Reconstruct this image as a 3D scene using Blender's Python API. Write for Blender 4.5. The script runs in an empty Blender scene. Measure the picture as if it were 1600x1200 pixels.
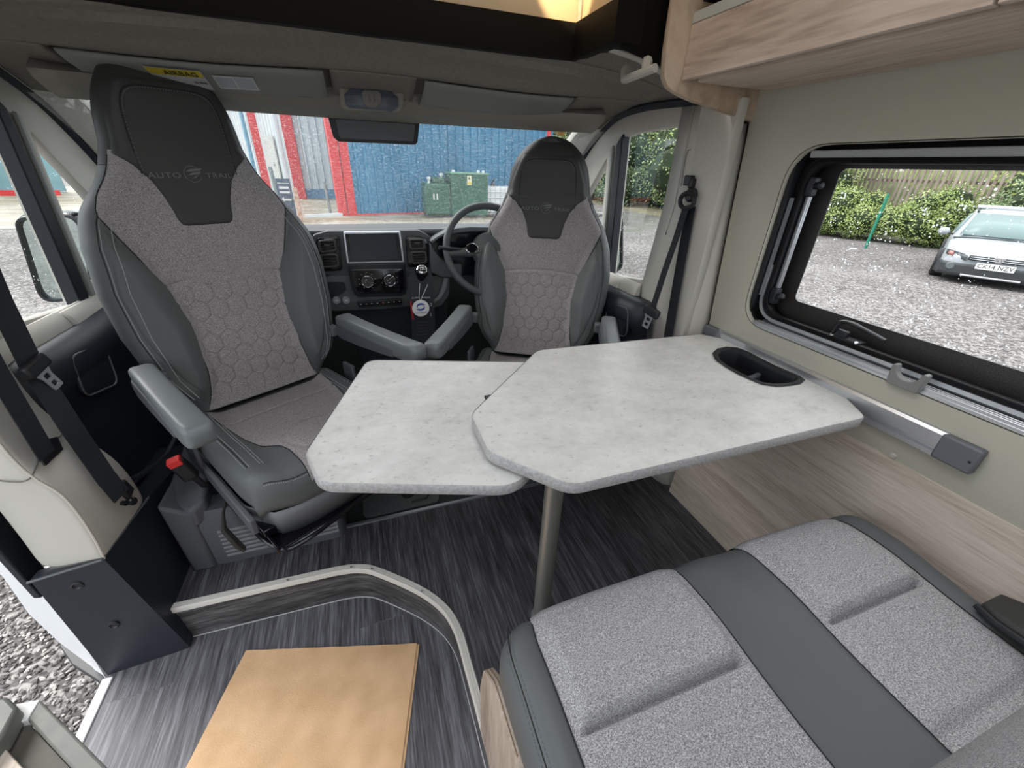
import bpy, bmesh, math, random
import numpy as np
from mathutils import Vector, Matrix, Euler
random.seed(4)
C = bpy.context.scene.collection
R = math.radians

# ------------------------------------------------------------------ camera
YAW, PIT, ROL, FPX, CH = R(20.3), R(28.2), R(2.0), 632.0, 1.2
fwd = Vector((math.sin(YAW)*math.cos(PIT), math.cos(YAW)*math.cos(PIT), -math.sin(PIT)))
rt0 = Vector((math.cos(YAW), -math.sin(YAW), 0)); up0 = rt0.cross(fwd)
rgt = rt0*math.cos(ROL)+up0*math.sin(ROL); upv = -rt0*math.sin(ROL)+up0*math.cos(ROL)
cam_d = bpy.data.cameras.new('camera'); cam = bpy.data.objects.new('camera', cam_d); C.objects.link(cam)
cam_d.sensor_width = 36; cam_d.lens = 36*FPX/1600; cam_d.clip_start = 0.02; cam_d.clip_end = 300
cam.matrix_world = Matrix(((rgt.x, upv.x, -fwd.x, 0), (rgt.y, upv.y, -fwd.y, 0), (rgt.z, upv.z, -fwd.z, CH), (0, 0, 0, 1)))
sc = bpy.context.scene; sc.camera = cam
sc.view_settings.view_transform = 'Standard'; sc.view_settings.look = 'None'
sc.view_settings.exposure = 1.05; sc.view_settings.gamma = 1; sc.view_settings.use_curve_mapping = False

# ------------------------------------------------------------------ sky and sun (bright overcast)
w = bpy.data.worlds.new('overcast'); sc.world = w; w.use_nodes = True
nt = w.node_tree; nt.nodes.clear()
wo = nt.nodes.new('ShaderNodeOutputWorld'); bg = nt.nodes.new('ShaderNodeBackground')
tc = nt.nodes.new('ShaderNodeTexCoord'); sx = nt.nodes.new('ShaderNodeSeparateXYZ'); cr = nt.nodes.new('ShaderNodeValToRGB')
nt.links.new(tc.outputs['Generated'], sx.inputs[0]); nt.links.new(sx.outputs['Z'], cr.inputs[0])
cr.color_ramp.elements[0].position = 0.0; cr.color_ramp.elements[0].color = (0.72, 0.79, 0.85, 1)
cr.color_ramp.elements[1].position = 0.8; cr.color_ramp.elements[1].color = (0.97, 0.985, 1.0, 1)
nt.links.new(cr.outputs[0], bg.inputs[0]); bg.inputs[1].default_value = 1.25
nt.links.new(bg.outputs[0], wo.inputs[0])
sd = bpy.data.lights.new('sun', 'SUN'); sd.energy = 1.6; sd.angle = R(35); sd.color = (1, 0.97, 0.93)
sun = bpy.data.objects.new('sun', sd); C.objects.link(sun); sun.rotation_euler = Euler((R(-28), R(-38), 0))

# ------------------------------------------------------------------ helpers
def at(px, py, ax, v):
    """point where the sight line of photo pixel (px, py) meets the real plane axis=v"""
    d = rgt*((px-800)/FPX) - upv*((py-600)/FPX) + fwd
    o = Vector((0, 0, CH)); t = (v-o[ax])/d[ax]
    return o+d*t

MATS = {}; LOCAL = set()
def mat(name, col, rough=0.6, metal=0.0, col2=None, scale=20, detail=3, stretch=(1, 1, 1), bump=0.0, bscale=None,
        spec=None, coat=0.0, contrast=(0.35, 0.65), trans=0.0, emit=None, estr=0):
    if name in MATS: return MATS[name]
    m = bpy.data.materials.new(name); m.use_nodes = True; n = m.node_tree; L = n.links
    b = n.nodes['Principled BSDF']
    b.inputs['Base Color'].default_value = (*col, 1); b.inputs['Roughness'].default_value = rough
    b.inputs['Metallic'].default_value = metal
    if spec is not None: b.inputs['Specular IOR Level'].default_value = spec
    if coat: b.inputs['Coat Weight'].default_value = coat
    if emit: b.inputs['Emission Color'].default_value = (*emit, 1); b.inputs['Emission Strength'].default_value = estr
    t = n.nodes.new('ShaderNodeTexCoord'); mp = n.nodes.new('ShaderNodeMapping'); L.new(t.outputs['Object'], mp.inputs[0])
    mp.inputs['Scale'].default_value = stretch
    if col2:
        no = n.nodes.new('ShaderNodeTexNoise'); no.inputs['Scale'].default_value = scale; no.inputs['Detail'].default_value = detail
        L.new(mp.outputs[0], no.inputs[0]); r = n.nodes.new('ShaderNodeValToRGB')
        r.color_ramp.elements[0].position = contrast[0]; r.color_ramp.elements[1].position = contrast[1]
        r.color_ramp.elements[0].color = (*col, 1); r.color_ramp.elements[1].color = (*col2, 1)
        L.new(no.outputs[0], r.inputs[0]); L.new(r.outputs[0], b.inputs['Base Color'])
    if bump:
        n2 = n.nodes.new('ShaderNodeTexNoise'); n2.inputs['Scale'].default_value = bscale or scale; n2.inputs['Detail'].default_value = 2
        L.new(mp.outputs[0], n2.inputs[0]); bp = n.nodes.new('ShaderNodeBump'); bp.inputs['Strength'].default_value = bump
        bp.inputs['Distance'].default_value = 0.004; L.new(n2.outputs[0], bp.inputs['Height']); L.new(bp.outputs[0], b.inputs['Normal'])
    MATS[name] = m; return m

def fabric_mat(name, c1, c2, c3):
    m = mat(name, c1, 0.95, spec=0.15); n = m.node_tree; L = n.links; b = n.nodes['Principled BSDF']
    t = n.nodes.new('ShaderNodeTexCoord')
    a = n.nodes.new('ShaderNodeTexNoise'); a.inputs['Scale'].default_value = 620; a.inputs['Detail'].default_value = 2
    mp = n.nodes.new('ShaderNodeMapping'); mp.inputs['Scale'].default_value = (0.55, 1.3, 0.8); L.new(t.outputs['Object'], mp.inputs[0]); L.new(mp.outputs[0], a.inputs[0])
    mp2 = n.nodes.new('ShaderNodeMapping'); mp2.inputs['Scale'].default_value = (1.3, 0.55, 1.2); L.new(t.outputs['Object'], mp2.inputs[0])
    a2 = n.nodes.new('ShaderNodeTexNoise'); a2.inputs['Scale'].default_value = 760; a2.inputs['Detail'].default_value = 1; L.new(mp2.outputs[0], a2.inputs[0])
    ad = n.nodes.new('ShaderNodeMath'); ad.operation = 'ADD'; L.new(a.outputs[0], ad.inputs[0]); L.new(a2.outputs[0], ad.inputs[1])
    hf = n.nodes.new('ShaderNodeMath'); hf.operation = 'MULTIPLY'; hf.inputs[1].default_value = 0.5; L.new(ad.outputs[0], hf.inputs[0])
    r = n.nodes.new('ShaderNodeValToRGB'); e = r.color_ramp.elements; e[0].position = 0.38; e[0].color = (*c1, 1); e[1].position = 0.62; e[1].color = (*c3, 1)
    k = e.new(0.5); k.color = (*c2, 1); L.new(hf.outputs[0], r.inputs[0]); L.new(r.outputs[0], b.inputs['Base Color'])
    bp = n.nodes.new('ShaderNodeBump'); bp.inputs['Strength'].default_value = 0.5; bp.inputs['Distance'].default_value = 0.002
    L.new(hf.outputs[0], bp.inputs['Height']); L.new(bp.outputs[0], b.inputs['Normal'])
    return m

def wood_mat(name, c1, c2, c3, stretch=(14, 1.2, 14), rough=0.55, fine=9, planks=None):
    m = mat(name, c1, rough, spec=0.3); n = m.node_tree; L = n.links; b = n.nodes['Principled BSDF']
    t = n.nodes.new('ShaderNodeTexCoord'); mp = n.nodes.new('ShaderNodeMapping'); mp.inputs['Scale'].default_value = stretch
    src = t.outputs['Object']
    if planks:
        mr = n.nodes.new('ShaderNodeMapping'); mr.inputs['Rotation'].default_value = (0, 0, R(90)); L.new(src, mr.inputs[0])
        br = n.nodes.new('ShaderNodeTexBrick'); br.inputs['Scale'].default_value = 1; br.inputs['Brick Width'].default_value = planks[0]
        br.inputs['Row Height'].default_value = planks[1]; br.inputs['Mortar Size'].default_value = 0.0015; br.offset = 0.37
        br.inputs['Color1'].default_value = (0.0, 0, 0, 1); br.inputs['Color2'].default_value = (1, 1, 1, 1); br.inputs['Mortar'].default_value = (0.35, 0.35, 0.35, 1)
        L.new(mr.outputs[0], br.inputs[0])
        off = n.nodes.new('ShaderNodeVectorMath'); off.operation = 'MULTIPLY_ADD'; L.new(br.outputs['Color'], off.inputs[0]); off.inputs[1].default_value = (3, 3, 3); L.new(src, off.inputs[2])
        src = off.outputs[0]
    L.new(src, mp.inputs[0])
    a = n.nodes.new('ShaderNodeTexNoise'); a.inputs['Scale'].default_value = 1; a.inputs['Detail'].default_value = 4; a.inputs['Distortion'].default_value = 1.2; L.new(mp.outputs[0], a.inputs[0])
    f = n.nodes.new('ShaderNodeTexNoise'); f.inputs['Scale'].default_value = fine; f.inputs['Detail'].default_value = 3; L.new(mp.outputs[0], f.inputs[0])
    mx = n.nodes.new('ShaderNodeMath'); mx.operation = 'ADD'; L.new(a.outputs[0], mx.inputs[0]); L.new(f.outputs[0], mx.inputs[1])
    h = n.nodes.new('ShaderNodeMath'); h.operation = 'MULTIPLY'; h.inputs[1].default_value = 0.5; L.new(mx.outputs[0], h.inputs[0])
    r = n.nodes.new('ShaderNodeValToRGB'); e = r.color_ramp.elements; e[0].position = 0.36; e[0].color = (*c1, 1); e[1].position = 0.64; e[1].color = (*c3, 1); k = e.new(0.5); k.color = (*c2, 1)
    L.new(h.outputs[0], r.inputs[0]); out = r.outputs[0]
    if planks:
        mm = n.nodes.new('ShaderNodeMix'); mm.data_type = 'RGBA'; mm.blend_type = 'MULTIPLY'; mm.inputs[0].default_value = 0.55
        g = n.nodes.new('ShaderNodeValToRGB'); g.color_ramp.elements[0].color = (0.62, 0.62, 0.64, 1); g.color_ramp.elements[1].color = (1, 1, 1, 1); L.new(br.outputs['Color'], g.inputs[0])
        L.new(out, mm.inputs[6]); L.new(g.outputs[0], mm.inputs[7]); out = mm.outputs[2]
    L.new(out, b.inputs['Base Color'])
    bp = n.nodes.new('ShaderNodeBump'); bp.inputs['Strength'].default_value = 0.15; bp.inputs['Distance'].default_value = 0.002; L.new(h.outputs[0], bp.inputs['Height']); L.new(bp.outputs[0], b.inputs['Normal'])
    return m

def glass_mat(name, tint=(1, 1, 1), drops=None, dscale=90, refl=0.12, thr=0.2):
    """thin pane: clear, a little mirror-like, with rain drops standing on it"""
    m = bpy.data.materials.new(name); m.use_nodes = True; n = m.node_tree; L = n.links; n.nodes.clear()
    o = n.nodes.new('ShaderNodeOutputMaterial'); tr = n.nodes.new('ShaderNodeBsdfTransparent'); tr.inputs[0].default_value = (*tint, 1)
    gl = n.nodes.new('ShaderNodeBsdfGlossy'); gl.inputs['Roughness'].default_value = 0.02
    lw = n.nodes.new('ShaderNodeFresnel'); lw.inputs[0].default_value = 1.45
    mr = n.nodes.new('ShaderNodeMath'); mr.operation = 'MULTIPLY'; mr.inputs[1].default_value = refl/0.12*0.6; L.new(lw.outputs[0], mr.inputs[0])
    mx = n.nodes.new('ShaderNodeMixShader'); L.new(mr.outputs[0], mx.inputs[0]); L.new(tr.outputs[0], mx.inputs[1]); L.new(gl.outputs[0], mx.inputs[2])
    out = mx.outputs[0]
    if drops:
        t = n.nodes.new('ShaderNodeTexCoord'); v = n.nodes.new('ShaderNodeTexVoronoi'); v.inputs['Scale'].default_value = dscale; L.new(t.outputs['Object'], v.inputs[0])
        ns = n.nodes.new('ShaderNodeTexNoise'); ns.inputs['Scale'].default_value = dscale*0.23; L.new(t.outputs['Object'], ns.inputs[0])
        s = n.nodes.new('ShaderNodeMath'); s.operation = 'SUBTRACT'; L.new(v.outputs['Distance'], s.inputs[0])
        q = n.nodes.new('ShaderNodeMapRange'); q.inputs[1].default_value = 0.4; q.inputs[2].default_value = 0.7; q.inputs[3].default_value = 0.0; q.inputs[4].default_value = thr*2; L.new(ns.outputs[0], q.inputs[0]); L.new(q.outputs[0], s.inputs[1])
        lt = n.nodes.new('ShaderNodeMath'); lt.operation = 'LESS_THAN'; lt.inputs[1].default_value = 0.0; L.new(s.outputs[0], lt.inputs[0])
        fa = n.nodes.new('ShaderNodeMath'); fa.operation = 'MULTIPLY'; fa.inputs[1].default_value = drops; L.new(lt.outputs[0], fa.inputs[0])
        dg = n.nodes.new('ShaderNodeBsdfTranslucent'); dg.inputs[0].default_value = (0.95, 0.97, 1, 1)
        m2 = n.nodes.new('ShaderNodeMixShader'); L.new(fa.outputs[0], m2.inputs[0]); L.new(out, m2.inputs[1]); L.new(dg.outputs[0], m2.inputs[2]); out = m2.outputs[0]
    L.new(out, o.inputs[0]); return m

def tag(o, label=None, cat=None, group=None, kind=None):
    if label: o['label'] = label
    if cat: o['category'] = cat
    if group: o['group'] = group
    if kind: o['kind'] = kind
    return o

def thing(name, loc, label, cat, group=None, rz=0, kind=None):
    o = bpy.data.objects.new(name, None); C.objects.link(o); o.empty_display_size = 0.05
    o.location = loc; o.rotation_euler = (0, 0, rz); return tag(o, label, cat, group, kind)

class MB:
    def __init__(s): s.v = []; s.f = []
    def add(s, vs, fs):
        k = len(s.v); s.v += [tuple(v) for v in vs]; s.f += [tuple(i+k for i in f) for f in fs]; return s
    def box(s, c, d, rot=None):
        vs = [Vector((x*d[0]/2, y*d[1]/2, z*d[2]/2)) for x in (-1, 1) for y in (-1, 1) for z in (-1, 1)]
        if rot: M = Euler(rot).to_matrix(); vs = [M@v for v in vs]
        vs = [v+Vector(c) for v in vs]
        return s.add(vs, [(0, 1, 3, 2), (4, 6, 7, 5), (0, 4, 5, 1), (2, 3, 7, 6), (0, 2, 6, 4), (1, 5, 7, 3)])
    def prism(s, pts, ext):
        n = len(pts); e = Vector(ext); a = [Vector(p) for p in pts]
        return s.add(a+[p+e for p in a], [tuple(range(n))[::-1], tuple(range(n, 2*n))]+[(i, (i+1) % n, n+(i+1) % n, n+i) for i in range(n)])
    def tube(s, pts, r, n=10, closed=False, caps=True, flat=None):
        pts = [Vector(p) for p in pts]; m = len(pts); vs = []; rr = r if isinstance(r, (list, tuple)) else [r]*m
        prev = None
        for i in range(m):
            if closed: t = pts[(i+1) % m]-pts[i-1]
            else: t = pts[min(i+1, m-1)]-pts[max(i-1, 0)]
            t.normalize()
            if prev is None:
                a = Vector((0, 0, 1)) if abs(t.z) < 0.9 else Vector((1, 0, 0)); u = t.cross(a).normalized()
            else: u = (prev-t*prev.dot(t)).normalized()
            prev = u; v = t.cross(u)
            fl = flat or 1.0
            for k in range(n):
                an = 2*math.pi*k/n; vs.append(pts[i]+u*math.cos(an)*rr[i]*fl+v*math.sin(an)*rr[i])
        fs = []
        for i in range(m if closed else m-1):
            j = (i+1) % m
            for k in range(n): fs.append((i*n+k, i*n+(k+1) % n, j*n+(k+1) % n, j*n+k))
        if not closed and caps: fs += [tuple(range(n))[::-1], tuple(range((m-1)*n, m*n))]
        return s.add(vs, fs)
    def ribbon(s, pts, side, wd, th):
        """flat band (webbing): pts centre line, side vector(s) across"""
        pts = [Vector(p) for p in pts]; m = len(pts); vs = []
        for i, p in enumerate(pts):
            t = (pts[min(i+1, m-1)]-pts[max(i-1, 0)]).normalized(); sd_ = Vector(side[i] if isinstance(side, list) else side); sd_ = (sd_-t*sd_.dot(t)).normalized(); nn = t.cross(sd_)
            for a, b in ((-1, -1), (1, -1), (1, 1), (-1, 1)): vs.append(p+sd_*a*wd/2+nn*b*th/2)
        fs = [(i*4+k, i*4+(k+1) % 4, i*4+4+(k+1) % 4, i*4+4+k) for i in range(m-1) for k in range(4)]+[(3, 2, 1, 0), tuple(range(m*4-4, m*4))]
        return s.add(vs, fs)
    def lathe(s, prof, c=(0, 0, 0), axis=(0, 0, 1), n=24, sc_=(1, 1)):
        ax = Vector(axis).normalized(); q = Vector((0, 0, 1)).rotation_difference(ax).to_matrix(); vs = []
        for r_, z in prof:
            for k in range(n):
                a = 2*math.pi*k/n; vs.append(Vector(c)+q@Vector((r_*math.cos(a)*sc_[0], r_*math.sin(a)*sc_[1], z)))
        m = len(prof); fs = [(i*n+k, i*n+(k+1) % n, (i+1)*n+(k+1) % n, (i+1)*n+k) for i in range(m-1) for k in range(n)]
        if prof[0][0] > 1e-5: fs.append(tuple(range(n))[::-1])
        if prof[-1][0] > 1e-5: fs.append(tuple(range((m-1)*n, m*n)))
        return s.add(vs, fs)
    def grid(s, P, closeu=False):
        """P[i][j] points"""
        m, n = len(P), len(P[0]); vs = [p for row in P for p in row]
        return s.add(vs, [(i*n+j, i*n+(j+1) % n, (i+1)*n+(j+1) % n, (i+1)*n+j) for i in range(m-1) for j in range(n if closeu else n-1)])

def obj(name, mb, m, parent=None, bevel=0, smooth=35, seg=2, sub=0, solid=0, weld=True, flip=False):
    me = bpy.data.meshes.new(name)
    if isinstance(mb, MB): me.from_pydata([tuple(v) for v in mb.v], [], mb.f)
    else: me = mb
    o = bpy.data.objects.new(name, me); C.objects.link(o)
    b = bmesh.new(); b.from_mesh(me)
    if weld: bmesh.ops.remove_doubles(b, verts=b.verts, dist=1e-5)
    if solid == 0: bmesh.ops.recalc_face_normals(b, faces=b.faces)
    b.to_mesh(me); b.free()
    if m: me.materials.clear(); me.materials.append(m)
    if smooth:
        for p in me.polygons: p.use_smooth = True
        me.set_sharp_from_angle(angle=R(smooth))
    if solid:
        md = o.modifiers.new('solid', 'SOLIDIFY'); md.thickness = solid; md.offset = 0
    if bevel:
        md = o.modifiers.new('bevel', 'BEVEL'); md.width = bevel; md.segments = seg; md.limit_method = 'ANGLE'; md.angle_limit = R(40); md.harden_normals = False
    if sub:
        md = o.modifiers.new('sub', 'SUBSURF'); md.levels = sub; md.render_levels = sub
    if parent is not None:
        o.parent = parent
        if parent.type == 'EMPTY' and parent.name not in LOCAL:
            o.matrix_parent_inverse = Matrix.LocRotScale(parent.location, parent.rotation_euler, None).inverted()
    return o

def rnd(pts, r, seg=6):
    """round the corners of a 2-D polygon; r one radius or a list"""
    out = []; n = len(pts)
    for i in range(n):
        p = Vector(pts[i]); a = Vector(pts[i-1])-p; b = Vector(pts[(i+1) % n])-p
        rr = r[i] if isinstance(r, (list, tuple)) else r
        if rr <= 0: out.append(tuple(p)); continue
        la, lb = a.length, b.length; a.normalize(); b.normalize(); ang = a.angle(b)
        d = min(rr/math.tan(ang/2), la*0.48, lb*0.48); rr2 = d*math.tan(ang/2)
        p0, p1 = p+a*d, p+b*d
        for k in range(seg+1):
            t = k/seg; out.append(tuple((p0*(1-t)**2+p*2*t*(1-t)+p1*t*t)))
    return out

def plate(outer, holes=(), th=0.01, ax=2, v=0.0, bev=0.0):
    """flat shape with holes. outer/holes: 2-D lists in the plane normal to ax; centred at v, thickness th -> mesh data"""
    cu = bpy.data.curves.new('c', 'CURVE'); cu.dimensions = '2D'; cu.fill_mode = 'BOTH'; cu.extrude = max(th/2-bev, 0.0); cu.bevel_depth = bev; cu.bevel_resolution = 1
    for loop in [outer]+list(holes):
        sp = cu.splines.new('POLY'); sp.points.add(len(loop)-1); sp.use_cyclic_u = True
        for i, p in enumerate(loop): sp.points[i].co = (p[0], p[1], 0, 1)
    o = bpy.data.objects.new('tmp', cu); C.objects.link(o)
    dg = bpy.context.evaluated_depsgraph_get(); me = bpy.data.meshes.new_from_object(o.evaluated_get(dg))
    bpy.data.objects.remove(o); bpy.data.curves.remove(cu)
    for vv in me.vertices:
        a, b, c = vv.co
        vv.co = {0: (v+c, a, b), 1: (a, v+c, b), 2: (a, b, v+c)}[ax]
    return me

def pp(pts, ax, v):
    """photo outline -> 2-D outline on a real plane"""
    out = []
    for x, y in pts:
        q = at(x, y, ax, v); out.append({0: (q.y, q.z), 1: (q.x, q.z), 2: (q.x, q.y)}[ax])
    return out

def text(name, s, m, parent, M, size, ext=0.0006, align='CENTER', font_scale=1.0, sp=1.0):
    cu = bpy.data.curves.new('t', 'FONT'); cu.body = s; cu.size = size; cu.extrude = ext; cu.align_x = align; cu.align_y = 'CENTER'; cu.space_character = sp
    o = bpy.data.objects.new('tmp', cu); C.objects.link(o)
    dg = bpy.context.evaluated_depsgraph_get(); me = bpy.data.meshes.new_from_object(o.evaluated_get(dg))
    bpy.data.objects.remove(o); bpy.data.curves.remove(cu); me.transform(Matrix.Diagonal((font_scale, 1, 1, 1))); me.transform(M)
    return obj(name, me, m, parent, smooth=0, weld=False)

def frame_mat(o, x, y):
    """matrix from origin, x axis, y axis"""
    x = Vector(x).normalized(); y = Vector(y); z = x.cross(y).normalized(); y = z.cross(x)
    return Matrix(((x.x, y.x, z.x, o[0]), (x.y, y.y, z.y, o[1]), (x.z, y.z, z.z, o[2]), (0, 0, 0, 1)))

def smooth_path(pts, n=8):
    pts = [Vector(p) for p in pts]; out = []
    for i in range(len(pts)-1):
        p0, p1, p2, p3 = pts[max(i-1, 0)], pts[i], pts[i+1], pts[min(i+2, len(pts)-1)]
        for k in range(n):
            t = k/n; out.append(0.5*((2*p1)+(p2-p0)*t+(2*p0-5*p1+4*p2-p3)*t*t+(3*p1-p0-3*p2+p3)*t**3))
    return out+[pts[-1]]

def ss(a, b, x):
    t = min(max((x-a)/(b-a), 0), 1); return t*t*(3-2*t)

# ------------------------------------------------------------------ materials
M_fab = fabric_mat('seat fabric', (0.15, 0.138, 0.14), (0.29, 0.268, 0.272), (0.50, 0.465, 0.47))
M_fabb = fabric_mat('bench fabric', (0.17, 0.166, 0.17), (0.35, 0.342, 0.348), (0.62, 0.61, 0.615))
M_lea = mat('grey leather', (0.108, 0.116, 0.117), 0.5, bump=0.12, bscale=380, spec=0.4)
M_leah = mat('headrest leather', (0.042, 0.042, 0.040), 0.52, bump=0.12, bscale=380, spec=0.35)
M_arm = mat('armrest grey', (0.14, 0.155, 0.16), 0.42, bump=0.06, bscale=500)
M_plas = mat('slate plastic', (0.085, 0.09, 0.105), 0.5, bump=0.08, bscale=600)
M_plasl = mat('light slate plastic', (0.16, 0.165, 0.18), 0.5, bump=0.08, bscale=600)
M_blk = mat('black plastic', (0.012, 0.013, 0.016), 0.45, bump=0.06, bscale=500)
M_blkg = mat('gloss black', (0.006, 0.006, 0.008), 0.12)
M_navy = mat('blue black plastic', (0.015, 0.019, 0.028), 0.5, bump=0.05, bscale=600)
M_web = mat('belt webbing', (0.012, 0.015, 0.02), 0.8, bump=0.3, bscale=900, stretch=(1, 1, 0.3))
M_beige = mat('beige pillar trim', (0.53, 0.51, 0.46), 0.6, bump=0.05, bscale=900)
M_wall = mat('beige wall board', (0.47, 0.455, 0.375), 0.75, bump=0.04, bscale=700)
M_felt = mat('grey beige headlining', (0.225, 0.21, 0.182), 0.95, col2=(0.195, 0.183, 0.158), scale=90, bump=0.35, bscale=420, spec=0.1)
M_visor = mat('grey visor vinyl', (0.20, 0.203, 0.188), 0.7, bump=0.05, bscale=500)
M_hdr = mat('taupe header trim', (0.22, 0.208, 0.18), 0.7)
M_alu = mat('brushed aluminium', (0.62, 0.64, 0.67), 0.35, 0.85)
M_sat = mat('satin table leg', (0.42, 0.42, 0.39), 0.38, 0.7)
M_wht = mat('white paint', (0.85, 0.86, 0.88), 0.35)
M_chr = mat('chrome', (0.8, 0.8, 0.82), 0.12, 1.0)
M_trim = mat('pale grey step trim', (0.62, 0.6, 0.56), 0.5)
M_rub = mat('black rubber seal', (0.008, 0.012, 0.018), 0.6)
M_red = mat('red button', (0.75, 0.03, 0.03), 0.4)
M_sti = mat('pale stitching', (0.42, 0.45, 0.46), 0.8)
M_seam = mat('dark seam', (0.02, 0.02, 0.02), 0.9)
M_wood = wood_mat('light oak laminate', (0.44, 0.36, 0.295), (0.58, 0.495, 0.42), (0.66, 0.575, 0.50), (20, 1.3, 20))
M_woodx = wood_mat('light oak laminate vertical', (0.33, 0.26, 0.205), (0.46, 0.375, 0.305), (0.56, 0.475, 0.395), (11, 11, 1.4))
M_woodc = wood_mat('oak locker laminate', (0.36, 0.28, 0.225), (0.52, 0.42, 0.35), (0.60, 0.50, 0.425), (9, 0.9, 9))
M_floor = wood_mat('grey wood vinyl', (0.028, 0.027, 0.030), (0.075, 0.074, 0.082), (0.17, 0.17, 0.185), (55, 2.4, 55), 0.42, 5, planks=(1.2, 0.19))
M_step_lit = wood_mat('door-lit grey wood step vinyl', (0.05, 0.049, 0.055), (0.115, 0.114, 0.126), (0.23, 0.23, 0.25), (48, 2.2, 48), 0.42, 5, planks=(0.9, 0.17))  # step vinyl colour raised in place of stronger light from the door
M_riser = wood_mat('grey wood riser vinyl', (0.03, 0.028, 0.028), (0.075, 0.072, 0.074), (0.15, 0.147, 0.15), (3, 3, 26), 0.45, 6)
M_cream = mat('cream lining', (0.62, 0.5, 0.34), 0.7, col2=(0.55, 0.43, 0.28), scale=3)
M_well = mat('dark brown roof frame', (0.0045, 0.0038, 0.003), 0.7, spec=0.15)

def table_mat():
    m = mat('concrete look laminate', (0.6, 0.59, 0.56), 0.36, spec=0.35); n = m.node_tree; L = n.links; b = n.nodes['Principled BSDF']
    t = n.nodes.new('ShaderNodeTexCoord'); mp = n.nodes.new('ShaderNodeMapping'); mp.inputs['Scale'].default_value = (1.0, 1.35, 1); L.new(t.outputs['Object'], mp.inputs[0])
    a = n.nodes.new('ShaderNodeTexNoise'); a.inputs['Scale'].default_value = 11; a.inputs['Detail'].default_value = 9; a.inputs['Roughness'].default_value = 0.78; L.new(mp.outputs[0], a.inputs[0])
    r = n.nodes.new('ShaderNodeValToRGB'); e = r.color_ramp.elements; e[0].position = 0.27; e[0].color = (0.50, 0.49, 0.465, 1); e[1].position = 0.60; e[1].color = (0.76, 0.75, 0.72, 1)
    k = e.new(0.42); k.color = (0.66, 0.65, 0.62, 1); L.new(a.outputs[0], r.inputs[0])
    s = n.nodes.new('ShaderNodeTexNoise'); s.inputs['Scale'].default_value = 70; s.inputs['Detail'].default_value = 2; L.new(mp.outputs[0], s.inputs[0])
    r2 = n.nodes.new('ShaderNodeValToRGB'); r2.color_ramp.elements[0].position = 0.24; r2.color_ramp.elements[1].position = 0.36; r2.color_ramp.elements[0].color = (0.72, 0.72, 0.72, 1); L.new(s.outputs[0], r2.inputs[0])
    mx = n.nodes.new('ShaderNodeMix'); mx.data_type = 'RGBA'; mx.blend_type = 'MULTIPLY'; mx.inputs[0].default_value = 1; L.new(r.outputs[0], mx.inputs[6]); L.new(r2.outputs[0], mx.inputs[7]); L.new(mx.outputs[2], b.inputs['Base Color'])
    return m
M_table = table_mat()
M_edge = mat('table edging', (0.36, 0.35, 0.35), 0.5, col2=(0.50, 0.49, 0.49), scale=160)
G_wind = glass_mat('wet windscreen', (0.97, 0.985, 0.985), 0.16, 620, refl=0.05, thr=0.33)
G_side = glass_mat('wet side glass', (0.97, 0.99, 0.985), 0.7, 120, refl=0.025, thr=0.12)
G_win = glass_mat('window acrylic', (0.96, 0.97, 0.97), 0.75, 120, refl=0.03, thr=0.17)

# ================================================================== SETTING: ground and van shell
WX = 1.15     # inner face of the right wall
def struct(name, mb, m, label=None, parent=None, **k):
    o = obj(name, mb, m, parent, **k); 
    if parent is None: tag(o, label, None, None, 'structure')
    return o

GZ = -0.65
def gravel_mat():
    m = mat('wet gravel', (0.3, 0.3, 0.3), 0.75); n = m.node_tree; L = n.links; b = n.nodes['Principled BSDF']
    t = n.nodes.new('ShaderNodeTexCoord'); a = n.nodes.new('ShaderNodeTexVoronoi'); a.inputs['Scale'].default_value = 26; L.new(t.outputs['Object'], a.inputs[0])
    c = n.nodes.new('ShaderNodeTexVoronoi'); c.inputs['Scale'].default_value = 60; L.new(t.outputs['Object'], c.inputs[0])
    g = n.nodes.new('ShaderNodeSeparateColor'); L.new(a.outputs['Color'], g.inputs[0])
    g2 = n.nodes.new('ShaderNodeSeparateColor'); L.new(c.outputs['Color'], g2.inputs[0])
    ad = n.nodes.new('ShaderNodeMath'); ad.operation = 'ADD'; L.new(g.outputs[0], ad.inputs[0]); L.new(g2.outputs[0], ad.inputs[1])
    nz = n.nodes.new('ShaderNodeTexNoise'); nz.inputs['Scale'].default_value = 0.45; nz.inputs['Detail'].default_value = 3; L.new(t.outputs['Object'], nz.inputs[0])
    ml = n.nodes.new('ShaderNodeMath'); ml.operation = 'MULTIPLY_ADD'; ml.inputs[1].default_value = 0.9; L.new(nz.outputs[0], ml.inputs[0]); L.new(ad.outputs[0], ml.inputs[2])
    r = n.nodes.new('ShaderNodeValToRGB'); e = r.color_ramp.elements; e[0].position = 0.35; e[0].color = (0.034, 0.030, 0.029, 1); e[1].position = 1.0; e[1].color = (0.32, 0.305, 0.295, 1); k = e.new(0.7); k.color = (0.105, 0.095, 0.092, 1)
    dv = n.nodes.new('ShaderNodeMath'); dv.operation = 'MULTIPLY'; dv.inputs[1].default_value = 0.5; L.new(ml.outputs[0], dv.inputs[0]); L.new(dv.outputs[0], r.inputs[0]); L.new(r.outputs[0], b.inputs['Base Color'])
    bp = n.nodes.new('ShaderNodeBump'); bp.inputs['Strength'].default_value = 0.7; bp.inputs['Distance'].default_value = 0.015; L.new(a.outputs['Distance'], bp.inputs['Height']); bp.invert = True; L.new(bp.outputs[0], b.inputs['Normal'])
    return m
M_grav = gravel_mat()
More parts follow.
